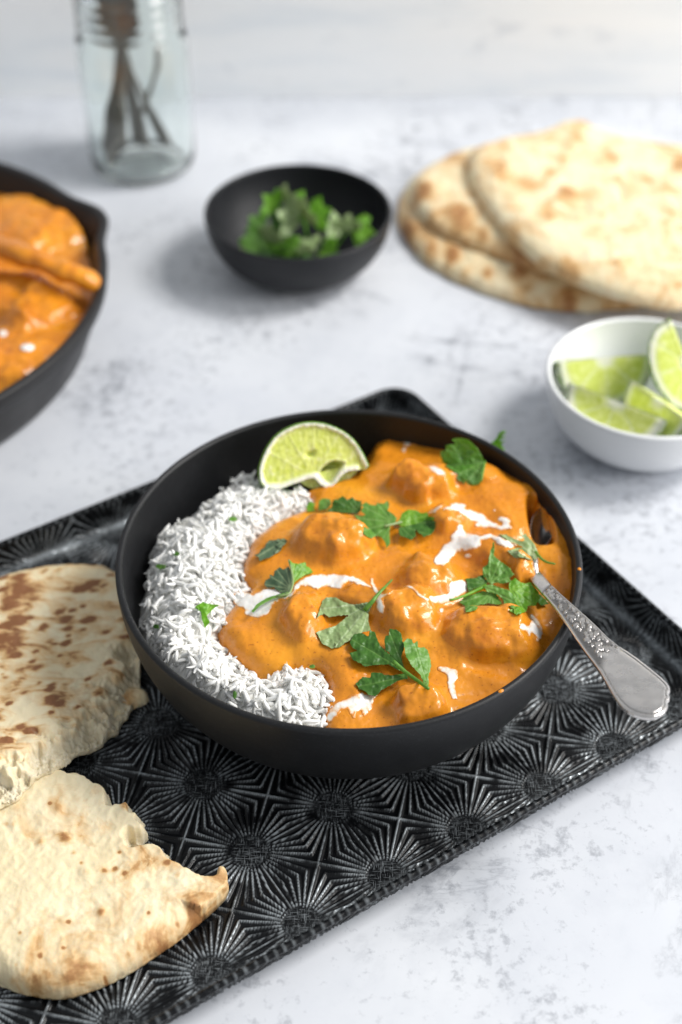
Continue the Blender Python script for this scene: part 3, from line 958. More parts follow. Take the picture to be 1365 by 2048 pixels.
def sprig(center, label, group="coriander sprigs on the curry"):
    p = G.hit(ALLH, [center])[0]
    return thing("coriander_sprig", p, label, "coriander", group)

s1 = sprig((545, 1098), "small dull coriander leaf lying flat on the curry beside the rice")
leaf(s1, C2([(135, 590), (175, 575), (190, 545), (225, 530), (235, 495), (280, 450), (300, 460), (350, 445), (400, 438), (435, 465), (385, 520), (365, 560), (330, 580), (270, 615), (220, 632), (180, 648), (172, 615)]), LEAF['grey'], 0.0012, root=C2([(420, 450)])[0], seed=2)

s2 = sprig((575, 1160), "folded coriander leaf standing in the long cream streak")
leaf(s2, C2([(222, 862), (235, 820), (278, 800), (270, 768), (306, 785), (315, 740), (360, 702), (400, 725), (445, 692), (472, 760), (482, 830), (472, 900), (440, 947), (400, 942), (350, 925), (310, 882), (270, 892), (240, 882)]), LEAF['grey'], 0.0035, (0.25, 0.25), root=C2([(470, 900)])[0], seed=3)
leaf(s2, C2([(455, 640), (482, 665), (540, 670), (598, 653), (606, 690), (642, 710), (668, 752), (600, 772), (560, 792), (500, 838), (488, 862), (478, 800), (468, 720)]), LEAF['bright'], 0.0045, (-0.5, 0.4), root=C2([(470, 860)])[0], seed=4)
leaf(s2, C2([(440, 925), (470, 915), (430, 965), (300, 990), (180, 1058), (122, 1118), (104, 1102), (158, 1036), (250, 980), (350, 950)]), LEAF['mid'], 0.0022, root=C2([(460, 920)])[0], seed=5, teeth=0.4)
stem(s2, C2([(448, 640), (470, 730), (485, 830), (468, 915), (430, 952), (330, 975)]), 0.0005, 0.0004, LEAF['pale'], 0.0050, "leaf_rib")

s3 = sprig((690, 1012), "dark coriander leaf half hidden behind the largest chicken lump")
leaf(s3, C3([(58, 150), (90, 108), (142, 120), (130, 155), (142, 192), (65, 192)]), LEAF['bright'], 0.0035, (0, 0.5), seed=6)
leaf(s3, C3([(170, 187), (173, 100), (210, 78), (272, 78), (288, 115), (265, 165), (230, 180)]), LEAF['mid'], 0.0045, (0, 0.6), seed=7)
leaf(s3, C3([(232, 190), (292, 160), (300, 88), (342, 85), (390, 52), (432, 90), (482, 62), (502, 90), (562, 98), (562, 180), (522, 220), (430, 208), (330, 205)]), LEAF['dark'], 0.0045, (0, 0.6), root=C3([(540, 200)])[0], seed=8)

s4 = sprig((755, 1045), "bright two lobed coriander sprig in the centre, on the shoulder of the largest chicken lump")
leaf(s4, C3([(492, 225), (560, 240), (602, 230), (558, 195), (576, 155), (558, 140), (600, 108), (640, 130), (692, 145), (702, 118), (740, 122), (770, 122), (797, 92), (817, 140), (802, 190), (842, 215), (888, 255), (862, 300), (826, 320), (816, 380), (822, 490), (790, 528), (774, 470), (740, 430), (700, 415), (650, 442), (610, 422), (568, 385), (576, 360), (538, 350), (560, 320), (518, 290), (530, 268)]), LEAF['mid'], 0.0035, (0.1, 0.15), root=C3([(850, 290)])[0], seed=9)
leaf(s4, C3([(882, 292), (915, 260), (928, 215), (985, 178), (1060, 185), (1112, 215), (1162, 203), (1172, 240), (1228, 255), (1216, 275), (1150, 277), (1080, 312), (1010, 332), (930, 332), (890, 312)]), LEAF['bright'], 0.0050, (-0.1, 0.5), root=C3([(880, 300)])[0], seed=10)
leaf(s4, C3([(905, 338), (1000, 323), (1080, 305), (1150, 273), (1232, 283), (1234, 350), (1202, 402), (1130, 428), (1072, 382), (1052, 352), (1057, 412), (1012, 458), (960, 432), (910, 412), (900, 370)]), LEAF['dark'], 0.0022, (0, 0), root=C3([(890, 310)])[0], seed=11)
stem(s4, C3([(770, 330), (830, 318), (890, 302), (930, 290)]), 0.0006, 0.0005, LEAF['pale'], 0.0040)

s5 = sprig((700, 1230), "pale upturned coriander leaf with a long stalk near the middle front")
leaf(s5, C4([(62, 398), (85, 330), (115, 235), (150, 203), (240, 203), (300, 243), (380, 268), (460, 263), (545, 243), (572, 270), (535, 340), (530, 410), (555, 505), (470, 525), (420, 575), (330, 612), (270, 658), (200, 668), (110, 622), (58, 520), (150, 488), (240, 458), (362, 362), (240, 373), (180, 385), (128, 352), (92, 372)]), LEAF['pale'], 0.0026, (0.05, 0.1), 0.0018, root=C4([(560, 255)])[0], seed=12)
stem(s5, C4([(500, 320), (560, 255), (620, 180), (690, 105), (750, 45)]), 0.0011, 0.0004, LEAF['mid'], 0.0034)

s6 = sprig((790, 1320), "large dark green coriander sprig of four lobes at the front of the curry")
leaf(s6, C4([(362, 612), (400, 543), (470, 528), (538, 560), (545, 498), (592, 520), (615, 580), (642, 650), (702, 700), (782, 782), (885, 882), (800, 865), (720, 815), (620, 818), (500, 832), (450, 802), (388, 770), (362, 710), (432, 690), (378, 650)]), LEAF['dark'], 0.0042, (0.05, 0.15), 0.0014, root=C4([(860, 870)])[0], seed=13)
leaf(s6, C4([(690, 692), (678, 600), (690, 553), (722, 550), (725, 488), (792, 500), (832, 530), (842, 590), (862, 640), (852, 690), (832, 740), (850, 820), (885, 895), (828, 845), (760, 785), (718, 702)]), LEAF['dark'], 0.0050, (0.05, 0.3), 0.0012, root=C4([(870, 880)])[0], seed=14)
leaf(s6, C4([(848, 612), (890, 578), (932, 590), (946, 630), (980, 598), (986, 660), (1042, 658), (1072, 680), (1092, 750), (1108, 820), (1082, 920), (1082, 1032), (1038, 982), (1000, 902), (930, 832), (878, 742)]), LEAF['mid'], 0.0048, (-0.35, 0.2), 0.0012, root=C4([(1075, 1020)])[0], seed=15)
leaf(s6, C4([(418, 987), (480, 928), (550, 937), (558, 888), (640, 888), (680, 910), (760, 912), (882, 893), (892, 942), (800, 962), (740, 1002), (660, 1042), (600, 1102), (540, 1092), (500, 1052), (450, 1042)]), LEAF['dark'], 0.0035, (0.05, 0.1), 0.0014, root=C4([(890, 920)])[0], seed=16)
stem(s6, C4([(760, 790), (880, 890), (980, 962), (1080, 1034)]), 0.0009, 0.0007, LEAF['mid'], 0.0052)

s7 = sprig((1050, 1098), "pale curled coriander leaf with its stalk hanging over the spoon hollow")
leaf(s7, C5([(632, 312), (700, 316), (760, 348), (840, 378), (872, 370), (826, 320), (870, 308), (902, 350), (950, 390), (972, 450), (1002, 512), (940, 552), (880, 532), (860, 524), (770, 528), (706, 460), (780, 440), (860, 430), (790, 402), (700, 362)]), LEAF['pale'], 0.0035, (0.1, 0.2), 0.0016, root=C5([(990, 510)])[0], seed=17)
stem(s7, C5([(960, 470), (1000, 520), (1055, 565), (1140, 585)]), 0.0007, 0.0004, LEAF['mid'], 0.0030)

s8 = sprig((1005, 1175), "bushy bright coriander cluster leaning on the spoon handle")
leaf(s8, C5([(318, 717), (420, 708), (482, 680), (525, 750), (500, 805), (420, 802), (350, 835), (340, 760)]), LEAF['dark'], 0.0025, (0, 0.1), root=C5([(520, 770)])[0], seed=18)
leaf(s8, C5([(268, 932), (320, 880), (480, 828), (600, 848), (662, 950), (600, 952), (540, 940), (450, 952), (420, 1002), (328, 1022), (318, 960)]), LEAF['mid'], 0.0030, (0.05, 0.1), root=C5([(560, 850)])[0], seed=19)
leaf(s8, C5([(998, 850), (1050, 900), (1088, 942), (1010, 962), (985, 930)]), LEAF['dark'], 0.0015, seed=20)
leaf(s8, C5([(580, 378), (592, 440), (582, 500), (642, 560), (722, 610), (768, 680), (722, 712), (742, 742), (680, 762), (590, 752), (560, 772), (528, 742), (488, 692), (483, 620), (528, 580), (550, 480)]), LEAF['mid'], 0.0055, (0.1, 0.5), 0.0016, root=C5([(545, 770)])[0], seed=21)
leaf(s8, C5([(718, 762), (772, 708), (852, 760), (922, 748), (942, 790), (988, 830), (1004, 890), (962, 962), (890, 962), (882, 1012), (790, 1048), (718, 1002), (760, 982), (772, 902), (728, 832)]), LEAF['bright'], 0.0052, (-0.15, 0.25), 0.0018, root=C5([(740, 800)])[0], seed=22)
leaf(s8, C5([(488, 782), (560, 768), (620, 790), (722, 820), (762, 870), (772, 920), (762, 992), (718, 962), (680, 952), (668, 902), (600, 852), (520, 832)]), LEAF['mid'], 0.0066, (0.1, 0.3), 0.0016, root=C5([(500, 790)])[0], seed=23)
stem(s8, C5([(180, 915), (300, 880), (400, 835), (510, 785)]), 0.0005, 0.0008, LEAF['bright'], 0.0042)

s9 = sprig((950, 930), "upright coriander sprig against the back rim of the large bowl")
leaf(s9, C6([(288, 180), (350, 163), (440, 178), (522, 250), (572, 340), (602, 380), (580, 440), (556, 560), (530, 612), (480, 612), (468, 590), (400, 602), (378, 560), (338, 540), (350, 490), (300, 460), (240, 420), (208, 380), (188, 330), (188, 290), (240, 270), (238, 230), (330, 215)]), LEAF['mid'], 0.006, (0.2, 4.0), 0.0025, root=C6([(590, 380)])[0], seed=24)
leaf(s9, C6([(300, 178), (350, 160), (440, 176), (524, 248), (574, 338), (592, 385), (540, 330), (480, 262), (420, 222), (350, 215)]), LEAF['bright'], 0.0085, (0.2, 4.0), 0.001, root=C6([(590, 380)])[0], seed=25, teeth=0.4)
leaf(s9, C6([(590, 362), (600, 280), (650, 208), (690, 173), (730, 108), (775, 92), (782, 120), (722, 150), (792, 148), (732, 175), (716, 192), (782, 188), (742, 215), (772, 270), (722, 282), (748, 340), (702, 392), (620, 388)]), LEAF['bright'], 0.012, (0.1, 5.0), 0.0015, root=C6([(595, 370)])[0], seed=26)
leaf(s9, C6([(640, 300), (700, 290), (745, 340), (702, 400), (620, 395)]), LEAF['dark'], 0.009, (0.1, 5.0), 0.001, root=C6([(595, 370)])[0], seed=27)
stem(s9, C6([(592, 385), (582, 440), (560, 560)]), 0.0007, 0.0005, LEAF['mid'], 0.004)

s10 = sprig((412, 1225), "torn bit of coriander stuck in the rice", "coriander bits in the rice")
leaf(s10, crop(0, 1080, [(1063, 365), (1110, 338), (1142, 350), (1200, 355), (1170, 372), (1130, 412), (1147, 450), (1120, 482), (1103, 430), (1098, 392)], 2.73), LEAF['bright'], 0.0035, (0, 0.4), 0.0015, seed=28, teeth=0.4, clear=0.0018)
FL = [(287, 1165, "on the outermost left edge of the rice heap", 9, 14), (322, 1133, "near the back left edge of the rice heap", 10, 5), (352, 1107, "high on the left slope of the rice", 8, 5),
      (466, 1038, "on the far part of the rice below the lime wedge", 9, 5), (313, 1253, "on the rice opposite the griddled flatbread", 6, 5), (625, 1333, "on the small front rice tongue next to the curry", 6, 4), (470, 1390, "low at the front of the rice by the rim", 4, 8)]
for i, (x, y, lab, a, b) in enumerate(FL):
    p = G.hit(ALLH, [(x, y)])[0]
    t = thing("herb_fleck", p, "tiny green herb fleck " + lab, "herb", "coriander bits in the rice")
    leaf(t, disc(x, y, a, b), LEAF['mid' if i % 2 else 'dark'], 0.003, (0.2, 0.4), 0.001, seed=40 + i, clear=0.0022)

# ------------------------------------------------------------------ lime wedge in the bowl
def lime_slab(poly, res, plane, zonefn, thickfn, relief, label, group):
    """cut face traced on a plane (p0, normal); rind bulges behind it"""
    p0, nrm = np.array(plane[0], float), np.array(plane[1], float); nrm /= np.linalg.norm(nrm)
    P, F, d, E = fill(poly, res)
    D = rays(P); t = ((p0 - CAM) @ nrm) / (D @ nrm)
    X = CAM + D * t[:, None]
    top = X + nrm * relief(P, d)[:, None]
    bot = X - nrm * thickfn(P, d)[:, None]
    o = thing("lime_wedge", X.mean(0), label, "lime", group)
    mid = top - nrm * 0.0010
    # flesh: face plus a shallow back, rind: dome behind
    V, Fa, b = close_slab(top, mid, F, E)
    z = zonefn(P, d)
    mk("flesh", V, Fa, LFLESH, o, attrs=dict(zone=np.concatenate([z, z])))
    c = X.mean(0)
    grow = c + (X - c) * 1.028
    V, Fa, b = close_slab(grow + (top - X) - nrm * 0.0011, c + (bot - c) * 1.028 - nrm * 0.0015, F, E)
    mk("rind", V, Fa, LRIND, o)
    return o, (p0, nrm)
def C7(p): return crop(490, 820, p)
arc = C7([(150, 660), (132, 560), (160, 450), (210, 340), (290, 235), (400, 165), (520, 125), (640, 118), (750, 135), (860, 178), (960, 245), (1030, 330), (1070, 400), (1138, 540)])
low = C7([(1000, 548), (930, 560), (880, 600), (820, 680), (760, 712), (700, 690), (655, 640), (630, 615), (560, 630), (500, 655), (420, 680), (340, 712), (260, 712), (195, 715)])
lpoly = np.array(arc + low)
lc = np.array(C7([(620, 600)])[0])
pocket = smooth_poly(C7([(665, 580), (700, 520), (800, 450), (900, 470), (925, 480), (860, 560), (800, 660), (770, 680), (720, 640)]), 2)
notch = smooth_poly(C7([(560, 375), (660, 350), (640, 430), (590, 440), (540, 430)]), 1)
def l_zone(P, d):
    da = line_dist(P, arc); dl = line_dist(P, low)
    z = sstep(3.5, 9, da + 3 * fbm(P[:, 0] / 12, P[:, 1] / 12, 4, 2)) * sstep(4, 14, dl)
    rel = P - lc; ang = np.arctan2(-rel[:, 1], rel[:, 0]); rad = np.hypot(*rel.T)
    for k in (0.45, 1.0, 1.55, 2.1, 2.65):
        z *= 1 - 0.14 * np.exp(-((ang - k) * rad / 2.0) ** 2) * sstep(15, 30, rad)
    pk = sdf(P, pocket)[0]
    return np.clip(np.maximum(z, sstep(2, 6, pk)) * (1 - 0.45 * np.exp(-(pk / 3.0) ** 2)), 0, 1)
def l_rel(P, d):
    r = -0.0013 * l_zone(P, d) + 0.0003 * fbm(P[:, 0] / 9, P[:, 1] / 22, 5, 3)
    r -= 0.008 * sstep(-2, 10, sdf(P, pocket)[0]) + 0.0022 * sstep(-2, 7, sdf(P, notch)[0])
    return r
def l_thick(P, d):
    r = np.hypot((P[:, 0] - lc[0]) / 112, (P[:, 1] - lc[1]) / 112)
    return 0.0015 + 0.017 * np.sqrt(np.clip(1 - r * r, 0, 1))
lp0 = at([C7([(620, 640)])[0]], 0.0575)[0]
lw, (lp_, ln_) = lime_slab(smooth_poly(lpoly, 1), 1.6, (lp0, (0.08, -0.80, 0.60)), l_zone, l_thick, l_rel, "squeezed lime wedge standing on the rice at the back of the large bowl", "lime wedges")

# squeezed-out flesh of the second cut face, showing below the torn edge
P, F, d, E = fill(jag(smooth_poly(C7([(470, 620), (560, 700), (660, 725), (760, 718), (860, 690), (980, 610), (1040, 545), (900, 520), (700, 560)]), 1), 2.5, 2.5, 8, 3), 1.8)
D = rays(P); t = ((lp_ - ln_ * 0.0042 - CAM) @ ln_) / (D @ ln_); X = CAM + D * t[:, None]
X = X + ln_ * (0.0008 * fbm(P[:, 0] / 8, P[:, 1] / 8, 4, 3))[:, None]
V, Fa, b_ = close_slab(X, X - ln_ * 0.003, F, E)
mk("flesh", V, Fa, LFLESH, lw, attrs=dict(zone=np.full(len(V), 0.9)))

# ------------------------------------------------------------------ spoon leaning on the rim
spoon = thing("spoon", at([(1150, 1235)], 0.066)[0], "old silver spoon with engraved floral handle resting on the large bowl's rim", "spoon")
hp = [(1058, 1152), (1067, 1166), (1103, 1206), (1133, 1247), (1163, 1294), (1197, 1338), (1212, 1364), (1231, 1398), (1250, 1420), (1276, 1433), (1303, 1437), (1326, 1428), (1337, 1412), (1334, 1404),
      (1341, 1396), (1336, 1388), (1342, 1378), (1330, 1361), (1303, 1339), (1265, 1309), (1227, 1286), (1190, 1249), (1148, 1211), (1110, 1177), (1080, 1142), (1068, 1132)]
hp = smooth_poly(hp, 1)
a0, a1 = np.array([1062.0, 1142.0]), np.array([1320.0, 1416.0])
ax = (a1 - a0) / np.hypot(*(a1 - a0)); AL = np.hypot(*(a1 - a0))
W0, W1 = at([a0], 0.0575)[0], at([a1], 0.0860)[0]
axis3 = (W1 - W0) / np.linalg.norm(W1 - W0)
side = np.cross(axis3, [0, 0, 1.0]); side /= np.linalg.norm(side)
hn = np.cross(side, axis3)
P, F, d, E = fill(hp, 1.1)
D = rays(P); t = ((W0 - CAM) @ hn) / (D @ hn)
X = CAM + D * t[:, None]
s = (P - a0) @ ax / AL
relief = 0.0009 * np.sqrt(np.clip(1 - (1 - np.clip(d / 16, 0, 1)) ** 2, 0, 1)) * sstep(-0.1, 0.2, s)
zone = sstep(0.125, 0.135, s) * (1 - sstep(0.60, 0.66, s + 0.0016 * (d - 10))) * sstep(4.0, 5.5, d)
fl = np.zeros(len(P)); rg = np.random.default_rng(12)
cr = (P - a0) @ np.array([-ax[1], ax[0]])
for k in range(150):
    sc0 = 0.14 + 0.5 * rg.random(); hw = 8 + 26 * (sc0 - 0.13)
    c0 = (rg.random() - 0.5) * 2 * hw
    r0 = 3.0 + 4.5 * (sc0 - 0.1) + 1.5 * rg.random()
    q = np.hypot((s - sc0) * AL, cr - c0)
    th_ = np.arctan2(cr - c0, (s - sc0) * AL)
    pet = r0 * (0.78 + 0.25 * np.cos(5 * th_ + k))
    fl = np.maximum(fl, (1 - sstep(0.55, 1.0, q / pet)) * (0.75 + 0.25 * rg.random()) * (1 - 0.6 * np.exp(-(q / 1.1) ** 2)))
line = np.exp(-((d - 6.0) / 1.1) ** 2) * sstep(0.62, 0.68, s) + np.exp(-((d - 3.6) / 0.9) ** 2) * sstep(0.13, 0.15, s) * (1 - sstep(0.60, 0.66, s)) + np.exp(-((s - 0.128) * AL / 1.1) ** 2)
hgt = relief + zone * (0.00065 * fl - 0.0003) - 0.00035 * line
emb = np.clip(zone * (1 - fl) * 0.9 + line * 0.9, 0, 1)
top = X + hn * hgt[:, None]; bot = X - hn * (0.0013 - 0.0006 * (d <= 0))[:, None]
V, Fa, b = close_slab(top, bot, F, E)
mk("handle", V, Fa, SILVER, spoon, attrs=dict(emboss=np.concatenate([emb, emb * 0])))
# the spoon's head: a shallow oval dish buried in the sauce, one edge showing in the hollow
hc = at([(1086, 1052)], 0.0545)[0]
hd_ = W0 - hc; hd_[2] *= 0.35; hd_ /= np.linalg.norm(hd_)
hs = np.cross(hd_, [0, 0, 1.0]); hs /= np.linalg.norm(hs); hu = np.cross(hs, hd_)
_o = np.array([hc[0] - BC[0], hc[1] - BC[1], 0.0]); _o -= hd_ * (_o @ hd_); _o /= np.linalg.norm(_o)
hu = hu * math.cos(0.30) + _o * math.sin(0.30); hs = np.cross(hd_, hu); hs /= np.linalg.norm(hs); hu = np.cross(hs, hd_)
if hu[2] < 0: hu = -hu
rr_, tt_ = 14, 48
def dish_shell(c, e1, e2, up, A, B, depth, thk):
    V = []
    for sgn in (0, 1):
        for i in range(rr_ + 1):
            q = i / rr_
            for j in range(tt_):
                th = j / tt_ * 2 * math.pi
                V.append(c + e1 * (A * q * math.cos(th) * (1 + 0.08 * math.cos(th))) + e2 * (B * q * math.sin(th)) + up * (-depth * (1 - q * q) - sgn * thk * (1 - 0.5 * q)))
    F = []; o2 = (rr_ + 1) * tt_
    for i in range(rr_):
        for j in range(tt_):
            k = (j + 1) % tt_
            F.append((i * tt_ + j, (i + 1) * tt_ + j, (i + 1) * tt_ + k, i * tt_ + k))
            F.append((o2 + i * tt_ + j, o2 + i * tt_ + k, o2 + (i + 1) * tt_ + k, o2 + (i + 1) * tt_ + j))
    for j in range(tt_):
        k = (j + 1) % tt_
        F.append((rr_ * tt_ + j, o2 + rr_ * tt_ + j, o2 + rr_ * tt_ + k, rr_ * tt_ + k))
    return np.array(V), np.array(F)
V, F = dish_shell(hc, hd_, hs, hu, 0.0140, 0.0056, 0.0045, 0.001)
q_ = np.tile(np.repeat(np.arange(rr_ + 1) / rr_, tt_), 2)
mk("spoon_head", V, F, SILVER, spoon, attrs=dict(emboss=0.75 * (1 - sstep(0.86, 0.94, q_))))  # dark reflection painted into the hollow, rim left bright
# shank joining head and handle under the sauce
V, F = tube([hc + hd_ * 0.014, (hc + hd_ * 0.014 + W0) / 2 + [0, 0, 0.001], W0 + axis3 * 0.004 - hn * 0.0006], [0.0012, 0.0016, 0.0018], 8, 0.6)
mk("shank", V, F, SILVER, spoon)

# ------------------------------------------------------------------ flatbread
def naan(poly, label, mat, z0, T, torn=None, tw=60.0, res=2.2, jg=(6, 3.0, 30), edge=34.0, seed=1, spots=(), group=None, bump=0.0011, pxm=0.00021, toast_edge=0.6, nsp=0, ssz=(4, 12), sel=2.0):
    kp = None
    if torn is not None:
        tp = np.asarray(torn, float)
        kp = lambda q: 2.6 if seg_dist(np.array([q]), tp[:-1], tp[1:])[0][0] < 6 else 0.5
    pl = jag(smooth_poly(poly, 1), jg[0] * (0.5 if torn is not None else 1), jg[1], jg[2], seed, kp)
    P, F, d, E = fill(pl, res)
    zf = z0(P) if callable(z0) else np.full(len(P), z0)
    A = at(P, zf + T * 0.62)
    x, y = A[:, 0], A[:, 1]
    e = np.sqrt(np.clip(1 - (1 - np.clip(d / edge, 0, 1)) ** 2, 0, 1))
    rough = bump * fbm(x * 55, y * 55, seed, 4) + bump * 0.9 * np.abs(fbm(x * 120, y * 120, seed + 3, 3)) * -1
    h = T * (0.22 + 0.78 * e) + rough
    crumb = np.zeros(len(P)); toast = toast_edge * np.exp(-d / (edge * 0.9)) + 0.35 * fbm(x * 30, y * 30, seed + 5, 3)
    if torn is not None:
        dt = line_dist(P, tp)
        tear = dt + 0.55 * tw * fbm(x * 95, y * 95, seed + 11, 4)
        k = sstep(0.06 * tw, 0.62 * tw, tear)
        cav = np.abs(fbm(x * 330, y * 330, seed + 13, 4)) + 0.35 * (fbm(x * 110, y * 110, seed + 19, 2) > 0.28)
        ht = T * (0.30 + 0.45 * sstep(0, tw, dt)) - 0.0048 * cav + 0.0010 * fbm(x * 480, y * 480, seed + 14, 3)
        full = T * np.where(dt < edge * 1.6, 1.0, 0.22 + 0.78 * e) + rough
        h = ht * (1 - k) + full * k
        crumb = 1 - sstep(0.35, 0.75, k); toast *= sstep(0, tw * 0.8, dt)
        toast = np.where(dt < edge, toast * 0.3, toast)
    rs = np.random.default_rng(seed)
    for _ in range(nsp):
        i_ = rs.integers(0, len(P)); sx, sy = P[i_]; sr = rs.uniform(*ssz); sa = rs.uniform(0.45, 1.15)
        ex_ = ((P[:, 0] - sx) * 0.94 + (P[:, 1] - sy) * -0.34) / (sr * sel); ey_ = ((P[:, 0] - sx) * 0.34 + (P[:, 1] - sy) * 0.94) / sr
        if torn is not None and line_dist(np.array([[sx, sy]]), tp)[0] < tw * 0.55: continue
        q_ = ex_ ** 2 + ey_ ** 2
        m_ = q_ < 6
        toast[m_] = np.maximum(toast[m_], sa * 1.25 * np.exp(-q_[m_] * (1 + 0.9 * fbm(x[m_] * 230, y[m_] * 230, seed + 9, 3))))
    for (sx, sy, sr, sa) in spots:
        toast = toast + sa * np.exp(-(((P[:, 0] - sx) ** 2 + (P[:, 1] - sy) ** 2) / sr ** 2) * (1 + 0.9 * fbm(x * 160, y * 160, seed + 7, 3)))
        h += 0.0008 * np.exp(-((P[:, 0] - sx) ** 2 + (P[:, 1] - sy) ** 2) / sr ** 2)
    top = A.copy(); top[:, 2] = zf + h
    bot = A.copy(); bot[:, 2] = zf + 0.0004
    mids = []
    for q in (0.66, 0.33):
        m = top * q + bot * (1 - q)
        bl = 0.0010 if torn is None else 0.0008
        m[:, 0] += bl * fbm(x * 300, y * 300 + q * 9, seed + 21, 3); m[:, 1] += bl * fbm(x * 300 + 40, y * 300 + q * 9, seed + 22, 3)
        mids.append(m)
    V, Fa, b = close_slab(top, bot, F, E, mids)
    def ext(a): return np.concatenate([a, a, a[b], a[b]])
    o = mk("flatbread", V, Fa, mat, attrs=dict(toast=ext(toast), crumb=ext(crumb)))
    return tag(o, label, "flatbread", group)

FLOORZ = 0.0028
low_torn = [(40, 1570), (75, 1535), (128, 1540), (173, 1548), (196, 1565), (218, 1585), (226, 1608), (242, 1612), (262, 1602), (267, 1614), (262, 1626), (274, 1621), (283, 1629), (291, 1634), (284, 1644), (297, 1656), (289, 1670), (272, 1680), (258, 1676), (266, 1690), (310, 1683), (332, 1695), (348, 1716), (380, 1736), (406, 1752), (424, 1752)]
naan([(-170, 1600), (-60, 1570)] + low_torn + [(434, 1747), (446, 1744), (455, 1752), (457, 1766), (447, 1786), (402, 1825), (355, 1865), (306, 1897), (258, 1930), (210, 1954), (153, 1975), (113, 1982), (72, 1977), (32, 1969), (0, 1955), (-80, 1930), (-190, 1820)],
     "torn flatbread half with toasted rounded edge, at the front of the tray", NAAN_B, FLOORZ, 0.0115, low_torn, 24.0, 2.1, seed=3, edge=46,
     spots=((134, 1690, 13, 0.75), (205, 1836, 9, 0.75), (30, 1662, 9, 0.6), (85, 1697, 9, 0.5), (388, 1826, 14, 0.8), (176, 1757, 10, 0.5), (120, 1629, 10, 0.4), (300, 1880, 40, 0.42), (160, 1940, 55, 0.42), (60, 1925, 40, 0.3), (252, 1626, 13, 1.0), (85, 1545, 18, 0.7), (380, 1760, 45, 0.25)), toast_edge=0.36, nsp=26, ssz=(3, 6), sel=1.2)
up_torn = [(282, 1345), (262, 1400), (234, 1446), (205, 1470), (183, 1487), (146, 1494), (121, 1516), (95, 1528), (62, 1541), (44, 1571), (0, 1602), (-60, 1620)]
naan([(-190, 1250), (-100, 1190), (0, 1150), (60, 1135), (140, 1122), (230, 1130), (262, 1180), (276, 1260)] + up_torn + [(-190, 1560)],
     "griddled flatbread half with dark brown streaks and torn crumb, beside the large bowl", NAAN_A,
     lambda P: FLOORZ + 0.0006 + 0.011 * sstep(1340, 1560, P[:, 1]) * sstep(260, 90, P[:, 0]), 0.0115, up_torn, 96.0, 2.1, seed=7, edge=30,
     spots=((60, 1230, 60, 0.2), (10, 1260, 55, 0.36), (110, 1410, 50, 0.15), (45, 1178, 20, 0.6), (25, 1222, 20, 0.8), (72, 1212, 18, 0.6), (12, 1300, 24, 0.8), (40, 1262, 16, 0.6), (95, 1140, 16, 0.5), (8, 1340, 16, 0.5)), toast_edge=0.05, nsp=170, ssz=(2.5, 7.0), sel=2.4)
naan([(250, 1372), (285, 1375), (299, 1392), (290, 1405), (262, 1412), (240, 1440), (215, 1448), (210, 1430), (228, 1405)],
     "small scorched flap of flatbread poking out under the torn crumb", NAAN_B, FLOORZ, 0.0042, None, res=1.8, jg=(3, 2.4, 10), edge=8, seed=9, spots=((255, 1400, 26, 0.8),), toast_edge=0.1)

STK = "stacked flatbreads at the back right"
naan([(800, 380), (794, 420), (805, 455), (832, 492), (865, 520), (905, 542), (950, 562), (1000, 580), (1060, 596), (1120, 606), (1200, 606), (1290, 598), (1420, 560), (1700, 480), (1700, 330), (1300, 285), (1000, 290), (880, 315), (825, 350)],
     "bottom flatbread of the stack, its blistered scorched edge showing in front", NAAN_C, 0.0005, 0.0115, None, res=4.0, jg=(10, 4, 40), edge=50, seed=31, group=STK,
     spots=((905, 520, 13, 1.1), (975, 552, 12, 1.1), (1035, 555, 15, 1.2), (1140, 600, 13, 1.0), (1090, 560, 14, 0.6), (860, 500, 12, 0.8), (820, 460, 18, 0.6), (1200, 565, 30, 0.6)), toast_edge=0.32, bump=0.0018)
naan([(962, 283), (880, 308), (835, 342), (822, 372), (830, 402), (850, 430), (880, 452), (920, 470), (960, 486), (1010, 505), (1100, 535), (1300, 560), (1600, 520), (1600, 330), (1300, 270), (1060, 262)],
     "middle flatbread of the stack, half covered by the big top one", NAAN_C, 0.0122, 0.0105, None, res=4.0, jg=(10, 3, 40), edge=45, seed=33, group=STK,
     spots=((850, 390, 18, 1.0), (920, 425, 24, 0.7), (970, 470, 18, 0.7), (1030, 268, 20, 0.9), (1085, 262, 18, 0.8), (1040, 490, 22, 0.6)), toast_edge=0.22, bump=0.0016)
naan([(935, 305), (960, 283), (1010, 268), (1060, 262), (1105, 250), (1125, 236), (1165, 234), (1200, 250), (1260, 272), (1340, 292), (1400, 310), (1640, 360), (1700, 480), (1600, 600), (1365, 604), (1300, 597), (1240, 582), (1190, 566), (1130, 542), (1080, 512), (1030, 472), (990, 430), (955, 385), (938, 345)],
     "topmost and largest pale flatbread of the stack, spotted with light tan blisters", NAAN_C, 0.0230, 0.0110, None, res=4.0, jg=(10, 3, 40), edge=46, seed=35, group=STK,
     spots=((1165, 250, 22, 1.1), (1130, 395, 18, 0.62), (1125, 335, 12, 0.5), (1340, 440, 20, 0.5), (1205, 445, 12, 0.4), (1360, 340, 22, 0.6), (1000, 350, 16, 0.35), (1230, 530, 26, 0.35), (1100, 445, 10, 0.4), (1140, 300, 14, 0.4)), toast_edge=0.12, bump=0.0013)

